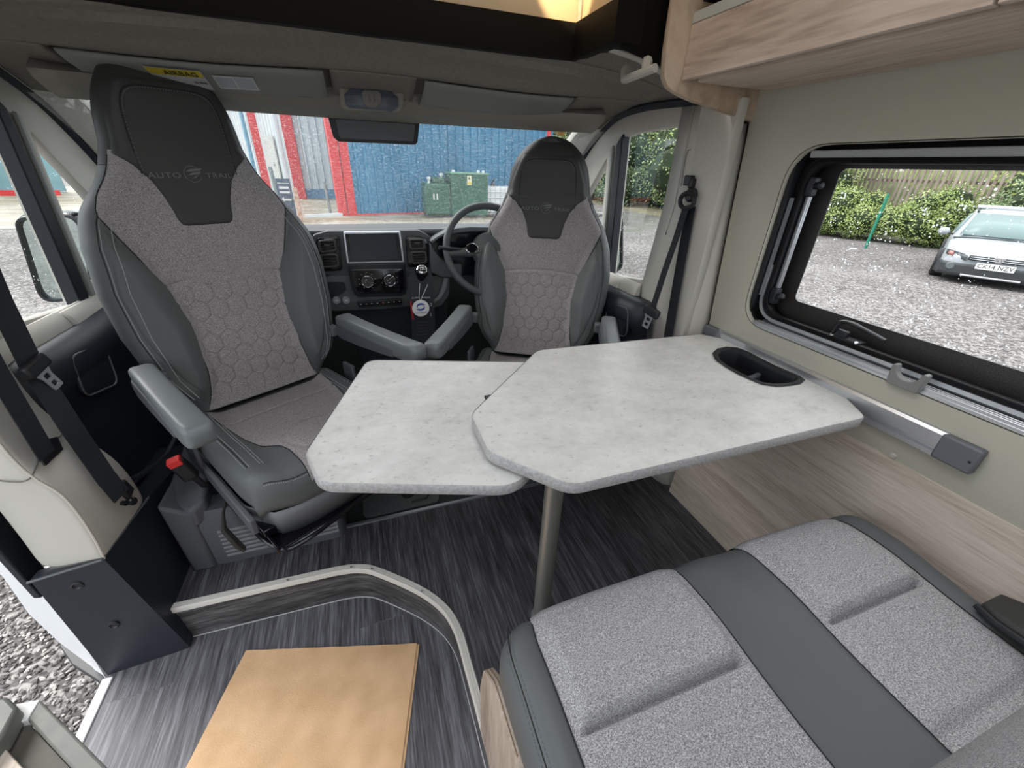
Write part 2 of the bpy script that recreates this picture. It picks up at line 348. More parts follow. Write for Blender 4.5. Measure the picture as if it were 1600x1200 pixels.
M_conc = mat('wet concrete apron', (0.22, 0.175, 0.105), 0.5, col2=(0.36, 0.335, 0.28), scale=0.9, detail=6, stretch=(0.6, 1.6, 1), contrast=(0.38, 0.6))
struct('ground', MB().box((6, 12, GZ-0.05), (90, 80, 0.1)), M_grav, 'wet grey gravel yard around the campervan')

# loose stones seen through the open sliding door
def stones():
    mb = MB(); rr = random.Random(7)
    base = [(-1, 0, 0), (1, 0, 0), (0, -1, 0), (0, 1, 0), (0, 0, -.6), (0, 0, .8), (.6, .6, .5), (-.6, .5, .5), (.5, -.6, .45), (-.5, -.6, .5)]
    for i in range(9000):
        x = -rr.uniform(0.92, 2.3); y = rr.uniform(0.75, 2.5); s = rr.uniform(0.006, 0.014)
        M = Euler((rr.uniform(-.5, .5), rr.uniform(-.5, .5), rr.uniform(0, 6.3))).to_matrix()
        b = bmesh.new()
        for q in base:
            b.verts.new(M@Vector((q[0]*s*rr.uniform(.8, 1.3), q[1]*s*rr.uniform(.45, .8), q[2]*s*rr.uniform(.5, .8)))+Vector((x, y, GZ+s*.3)))
        bmesh.ops.convex_hull(b, input=b.verts); b.verts.index_update()
        mb.add([v.co[:] for v in b.verts], [tuple(v.index for v in f.verts) for f in b.faces]); b.free()
    return mb
def stone_mat():
    m = mat('gravel stones', (0.4, 0.4, 0.4), 0.7); n = m.node_tree; b = n.nodes['Principled BSDF']
    t = n.nodes.new('ShaderNodeNewGeometry'); r = n.nodes.new('ShaderNodeValToRGB'); e = r.color_ramp.elements
    e[0].color = (0.04, 0.038, 0.04, 1); e[1].color = (0.62, 0.59, 0.55, 1); k = e.new(0.6); k.color = (0.17, 0.155, 0.15, 1)
    n.links.new(t.outputs['Random Per Island'], r.inputs[0]); n.links.new(r.outputs[0], b.inputs['Base Color']); return m
tag(obj('gravel', stones(), stone_mat(), smooth=0, weld=False), 'loose grey stones on the ground outside the open sliding door', 'gravel', None, 'stuff')

# ---- floors
TR = [(-0.69, 1.036), (-0.30, 1.024), (-0.20, 1.018), (-0.145, 1.005), (-0.095, 0.975), (0.02, 0.872), (0.085, 0.787), (0.112, 0.705), (0.118, 0.60), (0.123, 0.465), (0.13, 0.2), (0.13, -2.4)]
trp = [tuple(p)[:2] for p in smooth_path([(x, y, 0) for x, y in TR[:11]], 5)]+[TR[11]]
fl = trp+[(WX, -2.4), (WX, 1.2), (-0.69, 1.2)]
struct('floor', plate(fl, th=0.02, ax=2, v=-0.01), M_floor, 'raised floor of dark grey wood-look vinyl')
struct('floor_entry', MB().box((-0.37, -0.68, -0.16), (0.99, 3.45, 0.02)), M_step_lit, 'lower entry step floor of grey wood-look vinyl')
rz = MB(); 
for a, b in zip(trp[:-1], trp[1:]): rz.add([(a[0], a[1], -0.15), (b[0], b[1], -0.15), (b[0], b[1], -0.02), (a[0], a[1], -0.02)], [(0, 1, 2, 3)])
struct('trim_riser', rz, M_riser, 'wood-look riser between step and raised floor')
st = MB()
outl = [(0.005, -0.016), (0.005, -0.001), (0.002, 0.0035), (-0.003, 0.0035), (-0.004, 0.0025), (-0.005, 0.0035), (-0.009, 0.0035), (-0.010, 0.0025), (-0.011, 0.0035), (-0.016, 0.0035), (-0.018, 0.001)]
P = []
for i, p in enumerate(trp):
    a = Vector(trp[max(i-1, 0)]); b = Vector(trp[min(i+1, len(trp)-1)]); t = (b-a).normalized(); nn = Vector((-t.y, t.x))   # left = raised side
    P.append([(p[0]-nn.x*o, p[1]-nn.y*o, z) for o, z in outl])
st.grid(P)
tr1 = struct('trim_1', st, M_trim, 'pale plastic nosing along the edge of the raised floor')
gr = MB()
for o in (-0.006, -0.013):
    gr.tube([(trp[i][0], trp[i][1], 0.0052) for i in range(len(trp)-1)], 0.0006, 4)
sc_ = MB()
for k in (4, 12, 19, 26):
    if k < len(trp): sc_.lathe([(0.004, 0), (0.004, 0.001), (0, 0.0014)], (trp[k][0], trp[k][1]+0.004, 0.005), n=10)
struct('screw', sc_, M_alu, parent=tr1)
tube_b = MB(); tube_b.tube([(x-0.004*0, y, -0.148) for x, y in trp[:-1]], 0.0022, 6)
struct('trim_2', tube_b, mat('pale sealant', (0.45, 0.45, 0.45), 0.5), 'thin pale bead where the riser meets the step')
struct('trim_3', MB().box((-0.862, -0.6, -0.152), (0.026, 3.15, 0.014)), M_wht, 'white threshold strip of the sliding door', bevel=0.003)
struct('trim_4', MB().box((0.15, 1.207, 0.003), (1.9, 0.012, 0.008)), M_alu, 'bright metal strip at the front edge of the raised floor')
struct('trim_5', MB().prism([tuple(at(x, y, 2, -0.25)) for x, y in ((92, 1009), (100, 1003), (160, 1050), (174, 1080), (150, 1062), (112, 1038))], (0, 0, -0.02)), M_blk, 'black edge of the outside step tread', bevel=0.003)
# cab floor in front
cf = MB().box((0.15, 1.75, -0.03), (2.1, 1.1, 0.04)).prism([(-1, 2.2, -0.03), (1.2, 2.2, -0.03), (1.2, 2.5, 0.5), (-1, 2.5, 0.5)], (0, 0.03, 0.01))
struct('floor_cab', cf, mat('cab rubber mat', (0.03, 0.036, 0.038), 0.6), 'black rubber cab floor and bulkhead')
pl = obj('access_plate', plate(rnd([(-0.13, 1.235), (0.165, 1.235), (0.165, 1.44), (-0.13, 1.44)], 0.03), th=0.012, ax=2, v=-0.006), mat('grey green mat', (0.09, 0.105, 0.105), 0.55), bevel=0.002)
tag(pl, 'flat grey plate with a round cap in the cab floor between the seats', 'cover plate')
obj('plate_lip', MB().tube([(0.055, 1.26, 0.003), (0.115, 1.265, 0.003), (0.13, 1.29, 0.003), (0.13, 1.42, 0.003)], 0.004, 6), M_blk, pl)
obj('cap', MB().lathe([(0.026, 0), (0.026, 0.006), (0.021, 0.008), (0.018, 0.004), (0.010, 0.004), (0.010, 0.008), (0, 0.009)], (0.045, 1.315, 0)), M_blk, pl)

# ---- right wall: boards, window opening
WB, WT = 0.775, 1.277
wy0, wy1 = -0.75, 0.955
hole = rnd([(wy0, WB), (wy1, WB), (wy1, WT), (wy0, WT)], [0.09, 0.09, 0.10, 0.09], 8)
outer = [(-2.5, 0.60), (1.062, 0.60), (1.134, 1.42), (1.16, 1.75), (-2.5, 1.75)]
struct('wall_right', plate(outer, [hole], th=0.02, ax=0, v=WX+0.01, bev=0.002), M_wall, 'beige upper wall board with the window opening')
struct('wall_right_lower', MB().prism([(1.10, -2.5, -0.02), (1.10, 1.0, -0.02), (1.148, 1.0, 0.603), (1.148, -2.5, 0.603)], (0.02, 0, 0)), M_wood, 'light oak lower wall panel beside the bench')
struct('wall_right_outer', plate([(-2.5, -0.4), (1.15, -0.4), (1.15, 1.75), (-2.5, 1.75)], [[(y, z) for y, z in hole]], th=0.006, ax=0, v=WX+0.10), M_wht, 'white outer skin of the campervan')
# reveal
rv = MB(); rv.grid([[(WX+0.0, y, z) for y, z in hole], [(WX+0.095, y, z) for y, z in hole]], closeu=True)
M_wblk = mat('window black', (0.004, 0.004, 0.005), 0.5, spec=0.25)
struct('window_reveal', rv, M_wblk, 'black reveal around the side window', solid=0.002)
# screw cap on wall
tag(obj('screw_cap', MB().lathe([(0.0075, 0), (0.0075, 0.001), (0.006, 0.003), (0, 0.0035)], (1.149, 0.426, 0.612), (-1, 0, 0)), mat('cap beige', (0.5, 0.47, 0.42), 0.5)), 'small round beige screw cover on the wall under the rail', 'screw cover')

# ---- side window unit
win = thing('window_1', (WX+0.05, 0.1, WB), 'black framed side window with rain drops over the bench', 'window', kind='structure')
def ring(off, off2=None, r=0.08, y0=wy0, y1=wy1, z0=WB, z1=WT):
    return rnd([(y0+off, z0+off), (y1-off, z0+off), (y1-off, z1-off), (y0+off, z1-off)], r, 8)
obj('frame', plate(ring(0.0, r=0.09), [ring(0.028, r=0.07)], th=0.05, ax=0, v=WX+0.072, bev=0.004), M_wblk, win)
obj('inner_frame', plate(ring(0.020, r=0.075), [ring(0.03, r=0.07)], th=0.012, ax=0, v=WX+0.042, bev=0.003), M_wblk, win)
lp_ = [p for p in ring(0.026, r=0.072) if p[1] < 0.93 and p[0] > -0.6]; lp_ = sorted([p for p in lp_], key=lambda p: math.atan2(p[1]-1.0, p[0]-0.3)); lp_ = [(-0.7, WB+0.026)]+lp_+[(wy1-0.026, 0.96)]
obj('corner_channel', MB().ribbon([(WX+0.035, a, b) for a, b in lp_], (1, 0, 0), 0.010, 0.010), M_alu, win)
obj('inner_gasket', plate(ring(0.030, r=0.07), [ring(0.041, r=0.065)], th=0.02, ax=0, v=WX+0.044, bev=0.003), M_wblk, win)
obj('blackout_border', plate(ring(0.028, r=0.07), [ring(0.088, r=0.02, z1=WT+0.035)], th=0.003, ax=0, v=WX+0.094), mat('speckled black border', (0.02, 0.018, 0.017), 0.35, col2=(0.06, 0.055, 0.052), scale=400), win)
obj('pane', MB().add([(WX+0.1, wy0+.02, WB+.02), (WX+0.1, wy1-.02, WB+.02), (WX+0.1, wy1-.02, WT-.02), (WX+0.1, wy0+.02, WT-.02)], [(0, 1, 2, 3)]), G_win, win)
# blind cassettes: ribbed aluminium bottom rail, top rail
rl = MB(); rl.box((WX+0.030, 0.1, WB+0.005), (0.058, 1.64, 0.008))
for dx in (0.006, 0.016, 0.027, 0.046): rl.box((WX+dx, 0.1, WB+0.012), (0.005, 1.62, 0.008))
obj('blind_rail_lower', rl, M_alu, win, bevel=0.0012)
obj('rail_gap', MB().box((WX+0.036, 0.1, WB+0.0095), (0.004, 1.6, 0.002)), M_blk, win)
obj('blind_rail_upper', MB().box((WX+0.022, 0.1, WT-0.022), (0.016, 1.62, 0.017)), mat('grey rail', (0.36, 0.37, 0.37), 0.45, 0.3), win, bevel=0.002)
for zz in (WB+0.07,):
    obj('side_stay', MB().box((WX+0.055, wy1-0.052, (WB+WT)/2+0.01), (0.012, 0.011, WT-WB-0.20)).box((WX+0.055, wy1-0.052, (WB+WT)/2+0.01), (0.006, 0.017, WT-WB-0.22)), M_alu, win, bevel=0.002)
obj('side_channel', MB().box((WX+0.03, wy1-0.022, (WB+WT)/2-0.02), (0.006, 0.010, WT-WB-0.22)), mat('channel grey', (0.2, 0.22, 0.23), 0.4), win)
for z_ in (WT-0.10, WB+0.095):
    k = obj('stay_block', MB().box((WX+0.052, wy1-0.05, z_), (0.024, 0.028, 0.05)), M_blk, win, bevel=0.004)
    obj('stay_knob', MB().lathe([(0.008, 0), (0.010, 0.008), (0.010, 0.022), (0.006, 0.027), (0, 0.028)], (WX+0.05, wy1-0.062, z_+0.002), (-0.3, -1, 0.15), 14), M_blk, k)
la = obj('window_catch', MB().box((WX+0.05, 0.655, WB+0.042), (0.03, 0.075, 0.014)).box((WX+0.045, 0.67, WB+0.055), (0.016, 0.03, 0.02)), M_blk, win, bevel=0.003)
obj('catch_lever', MB().tube(smooth_path([(WX+0.04, 0.69, WB+0.055), (WX+0.036, 0.68, WB+0.085), (WX+0.036, 0.645, WB+0.09), (WX+0.04, 0.57, WB+0.075)], 5), [0.010]*6+[0.009]*5+[0.007]*5, 8, flat=0.6), M_blk, la)
obj('catch_screw', MB().lathe([(0.005, 0), (0.004, 0.003), (0, 0.003)], (WX+0.035, 0.688, WB+0.047), (-0.4, 0, 1), 10).lathe([(0.005, 0), (0.004, 0.003), (0, 0.003)], (WX+0.035, 0.624, WB+0.047), (-0.4, 0, 1), 10), M_chr, la)
bc = MB(); arc = [(0.475+0.024*math.cos(t)*1.0, WB+0.040+0.024*math.sin(t)*0.9) for t in [math.pi+i*math.pi/10 for i in range(11)]]
oc = [(0.440, WB+0.046), (0.443, WB+0.0), (0.507, WB+0.0), (0.510, WB+0.046), (0.502, WB+0.048)]+[(y, z) for y, z in arc[::-1]]+[(0.448, WB+0.048)]
obj('blind_handle', MB().prism([(WX-0.012, y, z) for y, z in oc], (0.02, 0, 0)), mat('grey handle', (0.22, 0.22, 0.21), 0.5), win, bevel=0.002)

# ---- table rail on wall
rail = thing('table_rail', (WX, 0.65, 0.69), 'silver table rail with grey end caps on the beige wall', 'wall rail')
obj('rail', MB().prism([(WX, 0, 0.720), (WX-0.012, 0, 0.722), (WX-0.016, 0, 0.715), (WX-0.014, 0, 0.700), (WX-0.008, 0, 0.694), (WX-0.014, 0, 0.690), (WX-0.012, 0, 0.680), (WX, 0, 0.678)], (0, 0, 0)) if 0 else MB().prism([(WX+0.001, 0.36, z) if x == 0 else (WX-x, 0.36, z) for x, z in ((0, 0.722), (0.010, 0.722), (0.016, 0.716), (0.016, 0.684), (0.009, 0.681), (0.008, 0.676), (0.014, 0.673), (0.014, 0.662), (0, 0.660))], (0, 0.66, 0)), M_alu, rail, smooth=20)
for y0, y1 in ((0.295, 0.365), (1.01, 1.075)):
    e = obj('end_cap', MB().box((WX-0.010, (y0+y1)/2, 0.692), (0.022, y1-y0, 0.060)), mat('rail cap grey', (0.14, 0.145, 0.16), 0.5), rail, bevel=0.005)
    obj('screw_hole', MB().box((WX-0.0205, y0+0.01 if y0 < 1 else y1-0.01, 0.69), (0.002, 0.005, 0.005)), M_blk, e)

# ---- other walls (rear of the living area, seen only by the light)
struct('wall_back', MB().box((0.12, -2.5, 0.1), (2.2, 0.05, 1.4)), M_wall, 'lower rear wall behind the viewer, left open above to add daylight')  # upper half left out as an added, unseen opening for daylight
struct('wall_left', plate([(-2.5, -0.65), (-0.28, -0.65), (-0.28, 1.75), (-2.5, 1.75)], [[(-2.1, 0.75), (-0.6, 0.75), (-0.6, 1.35), (-2.1, 1.35)]], th=0.05, ax=0, v=-0.93), M_wall, 'left wall behind the sliding door opening, with an added daylight opening')  # unseen window hole added here to bring in more daylight
struct('wall_left_top', MB().box((-0.93, 0.4, 1.64), (0.06, 1.4, 0.3)), M_beige, 'trim above the sliding door opening')

# ---- ceiling: shaped cab headlining with a roof opening
def hz(x, y):
    base = np.interp(y, [-2.5, 1.2, 1.36, 1.46, 1.50, 1.70, 1.78, 1.88], [1.505, 1.502, 1.492, 1.462, 1.440, 1.388, 1.368, 1.335])
    edge = np.interp(y, [1.2, 1.46, 1.61, 1.76, 1.9], [1.412, 1.424, 1.424, 1.400, 1.345])
    u = min(abs(x-0.10)/0.97, 1.0)
    return base+(edge-base)*(0.35*u**2+0.65*u**5)-0.012*(math.sin(math.pi*min(u, 1))**2)*(y > 1.4)
def patch(x0, x1, y0, y1, nx=40, ny=24):
    return [[(x, y, hz(x, y)) for x in np.linspace(x0, x1, nx)] for y in np.linspace(y0, y1, ny)]
OX0, OX1, OY1 = -0.62, 0.665, 1.36
cl = MB(); ys = 1.53
cl.grid(patch(-0.86, 1.06, OY1, ys, 60, 16)); cl.grid(patch(-0.86, OX0, -2.5, OY1, 14, 30)); cl.grid(patch(OX1, 1.06, 1.19, OY1, 18, 8))
struct('ceiling', cl, M_felt, 'grey felt headlining over the cab', solid=0.004)
# sides from headlining to door seals, front strip to the header
VX = [(-0.66, -0.02), (0.225, 0.78)]     # visor recesses
fr = MB()
for x0, x1 in ((-0.86, -0.66), (-0.02, 0.225), (0.78, 1.06)):
    fr.grid([[(x, y, hz(x, y)) for x in np.linspace(x0, x1, 14)] for y in np.linspace(ys, 1.72 if x0 == -0.02 else 1.86, 14)])
for x0, x1 in VX:      # recess floor, set up behind the visors
    fr.grid([[(x, y, hz(x, y)+0.02*ss(ys, ys+0.02, y)) for x in np.linspace(x0, x1, 14)] for y in np.linspace(ys, 1.73, 12)])
    for xx in (x0, x1): fr.grid([[(xx, y, hz(xx, y)), (xx, y, hz(xx, y)+0.02)] for y in np.linspace(ys, 1.73, 8)])
struct('ceiling_front', fr, M_felt, 'headlining around the sun visors', solid=0.003)
# header trim above the windscreen
hd = MB(); xs = np.linspace(-0.74, 0.94, 30)
hd.grid([[(x, 1.68, hz(x, 1.68)+0.03) for x in xs]]+[[(x, y+0.0*x-0.10*((x-0.1)/0.9)**2, z-0.0*abs(x)) for x in xs] for y, z in ((1.70, 1.384), (1.715, 1.366), (1.76, 1.345), (1.80, 1.333), (1.815, 1.340), (1.82, 1.40))])
struct('trim_6', hd, M_hdr, 'taupe header trim above the windscreen', solid=0.004)
# sides: cant rails curved down to the door seals
SEAL = [(1.20, 1.405), (1.46, 1.417), (1.61, 1.417), (1.76, 1.400), (1.90, 1.342), (2.006, 1.268), (2.12, 1.17), (2.30, 1.0)]
for sgn, xs_, nm in ((-1, -0.885, 'left'), (1, 1.085, 'right')):
    sp = [Vector(p) for p in smooth_path([(xs_, y, z) for y, z in SEAL], 5)]
    cr_ = MB(); rows = []
    for p in sp:
        if p.y > 1.80: break
        rows.append([p, (xs_-sgn*0.012, p.y, p.z+0.008), (xs_-sgn*0.03, p.y, hz(xs_-sgn*0.03, p.y)+0.003), (xs_-sgn*0.06, p.y, hz(xs_-sgn*0.06, p.y)+0.002)])
    cr_.grid(rows); struct('ceiling_edge_'+nm, cr_, M_felt, 'edge of the headlining above the %s door' % nm, solid=0.003)
    # black door seal
    obj_ = struct('trim_seal_'+nm, MB().tube(sp, 0.018, 10), M_rub, 'black rubber seal curving over the %s door' % nm)
    # a-pillar trim
    a = MB(); A = []
    for t in np.linspace(0, 1, 14):
        k = t*(len(sp)-1)*0.999; 
        p = Vector(smooth_path([(xs_, y, z) for y, z in ((1.76, 1.400), (1.90, 1.342), (2.006, 1.268), (2.12, 1.17), (2.30, 1.0))], 6)[min(int(round(t*24)), 24)])
        A.append([(p.x-sgn*0.012, p.y+0.02, p.z+0.005), (p.x-sgn*0.022, p.y+0.004, p.z-0.002), (p.x-sgn*0.08, p.y+0.02, p.z-0.010), (p.x-sgn*0.108, p.y+0.035, p.z-0.010), (p.x-sgn*0.115, p.y+0.07, p.z-0.005)])
    a.grid(A); struct('trim_pillar_'+nm, a, M_beige, 'pale a-pillar trim beside the windscreen, %s side' % nm, solid=0.004)

# roof opening frame (dark) and its warm lit lining
rf = thing('roof_opening', (0.02, OY1, 1.49), 'dark brown frame around the lit roof opening', 'roof opening', kind='structure')
fo = [(OX0-0.02, -1.2), (OX0-0.02, OY1+0.012), (OX1+0.015, OY1+0.012), (OX1+0.015, 1.235), (OX1+0.04, 1.215), (OX1+0.06, 1.125), (OX1-0.012, 1.125), (OX1-0.012, OY1-0.012), (OX0+0.02, OY1-0.012), (OX0+0.02, -1.2)]
obj('frame', plate(fo, [], th=0.085, ax=2, v=1.522, bev=0.003), M_well, rf)
ln = MB()
for a, b in (((OX0, -1.17), (OX0, OY1+.01)), ((OX0, OY1+.01), (OX1+.01, OY1+.01)), ((OX1+.01, OY1+.01), (OX1+.01, 1.13)), ((OX0, -1.17), (0.93, -1.17))): ln.add([(a[0], a[1], 1.56), (b[0], b[1], 1.56), (b[0], b[1], 2.0), (a[0], a[1], 2.0)], [(0, 1, 2, 3)])
ln.prism([(OX0, 0.9, 2.0), (0.94, 0.9, 2.0), (0.94, OY1+.01, 2.0), (OX0, OY1+.01, 2.0)], (0, 0, 0.01))
obj('lining', ln, M_cream, rf)
obj('side_lining', MB().add([(OX1+.012, 1.13, 1.47), (0.93, 1.185, 1.44), (0.93, 1.185, 2.0), (OX1+.012, 1.13, 2.0)], [(0, 1, 2, 3)]).box((0.80, -0.14, 2.0), (0.27, 2.08, 0.006)), M_well, rf, solid=0.004)
obj('corner_bead', MB().tube([(OX1+0.003, OY1+0.000, 1.56), (OX1+0.003, OY1+0.000, 2.0)], 0.006, 8), M_woodc, rf)
obj('added_rooflight_pane', MB().box((0.02, -0.14, 2.0), (1.3, 2.08, 0.006)), glass_mat('added rooflight acrylic', (0.9, 0.92, 0.95)), rf)  # unseen rooflight, added to let daylight down onto the table
led = thing('ceiling_light', (0.42, 0.95, 1.94), 'warm ceiling light inside the roof opening', 'ceiling light')
obj('housing', MB().box((0.42, 0.95, 1.985), (0.30, 0.12, 0.03)), M_wht, led, bevel=0.004)
obj('diffuser', MB().box((0.42, 0.95, 1.965), (0.26, 0.08, 0.01)), mat('lamp diffuser', (1, 0.9, 0.7), 0.5, emit=(1, 0.78, 0.5), estr=6), led)
obj('lamp_arm', MB().tube([(0.42, 0.95, 1.97), (0.46, 1.10, 1.84), (0.50, 1.19, 1.80)], 0.008, 8), M_wht, led)
obj('bulb', MB().lathe([(0.001, -0.018), (0.014, -0.010), (0.018, 0), (0.014, 0.010), (0.001, 0.018)], (0.50, 1.17, 1.80), n=14), MATS['lamp diffuser'], led)
al = bpy.data.lights.new('lamp', 'SPOT'); al.energy = 5; al.color = (1, 0.74, 0.42); al.spot_size = R(50); al.spot_blend = 0.12; al.shadow_soft_size = 0.012
alo = bpy.data.objects.new('lamp', al); C.objects.link(alo); alo.location = (0.50, 1.20, 1.78); alo.rotation_euler = Vector((0.12, 0.17, -0.10)).to_track_quat('-Z', 'Y').to_euler(); alo.parent = led; alo.matrix_parent_inverse = Matrix.Translation(-led.location)

# ---- outer roof shell, out of view, added to block light leaks
sh = MB()
sh.box((0.1, 1.585, 1.62), (2.2, 0.42, 0.02)).box((-0.86, -0.6, 1.62), (0.46, 4.0, 0.02)).box((1.07, -0.6, 1.80), (0.24, 4.0, 0.02))
sh.box((-1.0, 0.0, 1.52), (0.04, 5.0, 0.24)).box((1.20, 0.0, 1.60), (0.04, 5.0, 0.4))
sh.prism([(-0.80, 1.84, 1.38), (1.0, 1.84, 1.38), (1.2, 1.79, 1.63), (-1.0, 1.79, 1.63)], (0, 0.02, 0))
for x0_, x1_ in ((-1.0, -0.88), (1.08, 1.2)): sh.prism([(x0_, 1.2, 1.45), (x0_, 1.79, 1.45), (x0_, 1.79, 1.63), (x0_, 1.2, 1.63)], (x1_-x0_, 0, 0))
struct('roof', sh, M_wht, 'white outer roof shell of the campervan, added against light leaks')

# ---- windscreen
ws = thing('window_2', (0.1, 2.2, 0.95), 'rain speckled windscreen of the van', 'windscreen', kind='structure')
obj('pane', MB().grid([[(x, y-0.08*((x-0.1)/0.95)**2, z) for x in np.linspace(-0.84, 1.04, 20)] for k, (y, z) in enumerate([(1.86+0.80*t, 1.345-0.50*t+0.03*math.sin(math.pi*t)) for t in np.linspace(0, 1, 9)])]), G_wind, ws)

# ================================================================== PILLARS
# right: moulded pillar cover between the gap and the driver's door
pr_ = MB(); rows = []
for z in np.linspace(-0.02, 1.40, 15):
    g = 1.07+0.09*(z-0.6)+0.006
    zc = min(z, 1.338); rows.append([(1.16, g, zc), (1.135, g+.004, zc), (1.108, g+.022, zc), (1.092, g+.055, min(z, 1.36)), (1.086, g+.10, z), (1.083, g+.15, z), (1.080, g+.20, z), (1.078, 1.30+max(0, (1.1-z))*0.14, z), (1.082, 1.36+max(0, (1.1-z))*0.14, z)])
pr_.grid(rows); struct('trim_pillar_rear_right', pr_, M_beige, 'tall pale moulded pillar cover beside the driver door', solid=0.004)
struct('wall_gap', MB().box((1.19, 1.04, 0.7), (0.05, 0.20, 1.6)).box((1.178, 1.20, 0.75), (0.02, 0.40, 1.7)), M_blk, 'black gap between wall board and pillar')
gl_ = MB(); gl_.tube([(1.0846, 1.07+.09*(z-.6)+.105, z) for z in np.linspace(0.3, 1.345, 12)], 0.0016, 5)
gl_.tube([(1.0775, 1.275, 1.27), (1.0775, 1.285, 1.268), (1.0775, 1.29, 1.25), (1.0775, 1.285, 1.16)], 0.0013, 5)
struct('trim_panel_lines', gl_, mat('panel line', (0.16, 0.15, 0.14), 0.8), 'thin panel joints on the pillar cover')
# pale corner cover from pillar up to the roof frame
cv = MB().grid([[(x, y, z-0.004-0.0*y) for x, z in ((1.06, 1.39), (1.03, 1.40), (0.95, 1.425), (0.86, 1.452), (0.78, 1.473), (0.69, 1.486))] for y in (1.186, 1.195, 1.205, 1.215)])
for i, r_ in enumerate(range(0)): pass
struct('trim_corner_cover', cv, M_beige, 'pale corner cover where pillar meets the roof', solid=0.005)
# wood end of overhead locker is part of the locker below

# left: lower pillar with moulded ledge
E1 = [(-0.727, 1.0, 0.285), (-0.722, 1.0, 0.35), (-0.722, 1.0, 0.44), (-0.73, 1.0, 0.505), (-0.752, 1.0, 0.555), (-0.764, 1.0, 0.60), (-0.77, 1.0, 0.655), (-0.785, 1.01, 0.8), (-0.80, 1.03, 1.1), (-0.83, 1.06, 1.38)]
F1 = [(-0.695, 1.19, 0.305), (-0.695, 1.19, 0.36), (-0.70, 1.18, 0.45), (-0.705, 1.15, 0.52), (-0.715, 1.13, 0.575), (-0.74, 1.13, 0.62), (-0.765, 1.13, 0.68), (-0.785, 1.15, 0.8), (-0.81, 1.19, 1.1), (-0.85, 1.22, 1.38)]
M1 = [((a[0]+b[0])/2+0.018*math.exp(-((a[2]-0.45)/0.12)**2), (a[1]+b[1])/2, (a[2]+b[2])/2) for a, b in zip(E1, F1)]
B1 = [(-0.875, 1.03, 0.262), (-0.87, 1.03, 0.33), (-0.87, 1.03, 0.42), (-0.87, 1.03, 0.49), (-0.875, 1.03, 0.54), (-0.88, 1.035, 0.585), (-0.89, 1.04, 0.65), (-0.90, 1.05, 0.8), (-0.91, 1.07, 1.1), (-0.92, 1.09, 1.38)]
N1 = [((a[0]+b[0])/2, (a[1]+b[1])/2-0.006, (a[2]+b[2])/2) for a, b in zip(E1, B1)]
lp = MB(); rws = []
for k in range(10):
    e = Vector(E1[k]); rws.append([B1[k], N1[k], tuple(e+Vector((-0.02, 0.001, 0))), tuple(e+Vector((-0.004, -0.004, 0.001))), tuple(e+Vector((0.004, 0.003, 0.001))), tuple(e.lerp(Vector(M1[k]), 0.25)), M1[k], F1[k], (F1[k][0]-0.03, F1[k][1]+0.02, F1[k][2]), (F1[k][0]-0.10, F1[k][1]+0.03, F1[k][2])])
lp.grid(rws)
lpo = struct('trim_pillar_rear_left', lp, M_beige, 'beige moulded lower pillar cover beside the open sliding door', solid=0.004, smooth=60, sub=2)
bd = MB(); bd.tube(smooth_path([tuple(Vector(E1[k])+Vector((0.001, -0.002, 0))) for k in range(10)], 4), 0.0028, 6)
struct('trim_bead', bd, mat('pale bead', (0.60, 0.56, 0.50), 0.5), 'raised bead on the pillar cover')
struct('trim_joint', MB().tube(smooth_path([(-0.87, 1.028, 0.575), (-0.80, 1.0, 0.560), (-0.757, 0.995, 0.563), (-0.742, 1.04, 0.60), (-0.726, 1.12, 0.607)], 6), 0.0016, 5), MATS['panel line'], 'thin joint across the pillar cover')
# black kick panel
kp = MB(); kp.prism([(-0.882, 1.0, 0.262), (-0.728, 0.998, 0.286), (-0.668, 1.0, -0.145), (-0.868, 0.985, -0.175)], (0, 0.03, 0))
kp.add([(-0.728, 0.998, 0.286), (-0.694, 1.19, 0.306), (-0.675, 1.55, 0.25), (-0.675, 1.55, -0.15), (-0.668, 1.0, -0.145), (-0.76, 1.02, 0.2), (-0.76, 1.5, 0.2), (-0.76, 1.5, -0.1)], [(0, 1, 4), (1, 2, 3), (1, 3, 4)])
kp.add([(-0.728, 0.998, 0.286), (-0.694, 1.19, 0.306), (-0.675, 1.55, 0.25), (-0.80, 1.55, 0.25), (-0.80, 1.0, 0.27)], [(0, 1, 2, 3, 4)])
kpo = struct('trim_kick_panel', kp, M_navy, 'blue black kick panel at the foot of the left pillar', smooth=20)
struct('trim_lip', MB().tube([(-0.882, 0.992, 0.265), (-0.728, 0.990, 0.289), (-0.69, 1.19, 0.309)], 0.0035, 6), mat('grey lip', (0.09, 0.10, 0.11), 0.4), 'thin lip on the kick panel')
for x, z in ((-0.806, 0.215), (-0.788, 0.045)):
    s_ = tag(obj('trim_screw', MB().lathe([(0.014, 0), (0.013, 0.003), (0.009, 0.0045), (0.006, 0.001), (0, 0.001)], (x, 0.999-0.03*(0.28-z), z), (0, -1, 0), 20), M_blk), 'black screw in the kick panel, %s of two' % ('upper' if z > .1 else 'lower'), 'screw', 'kick panel screws')
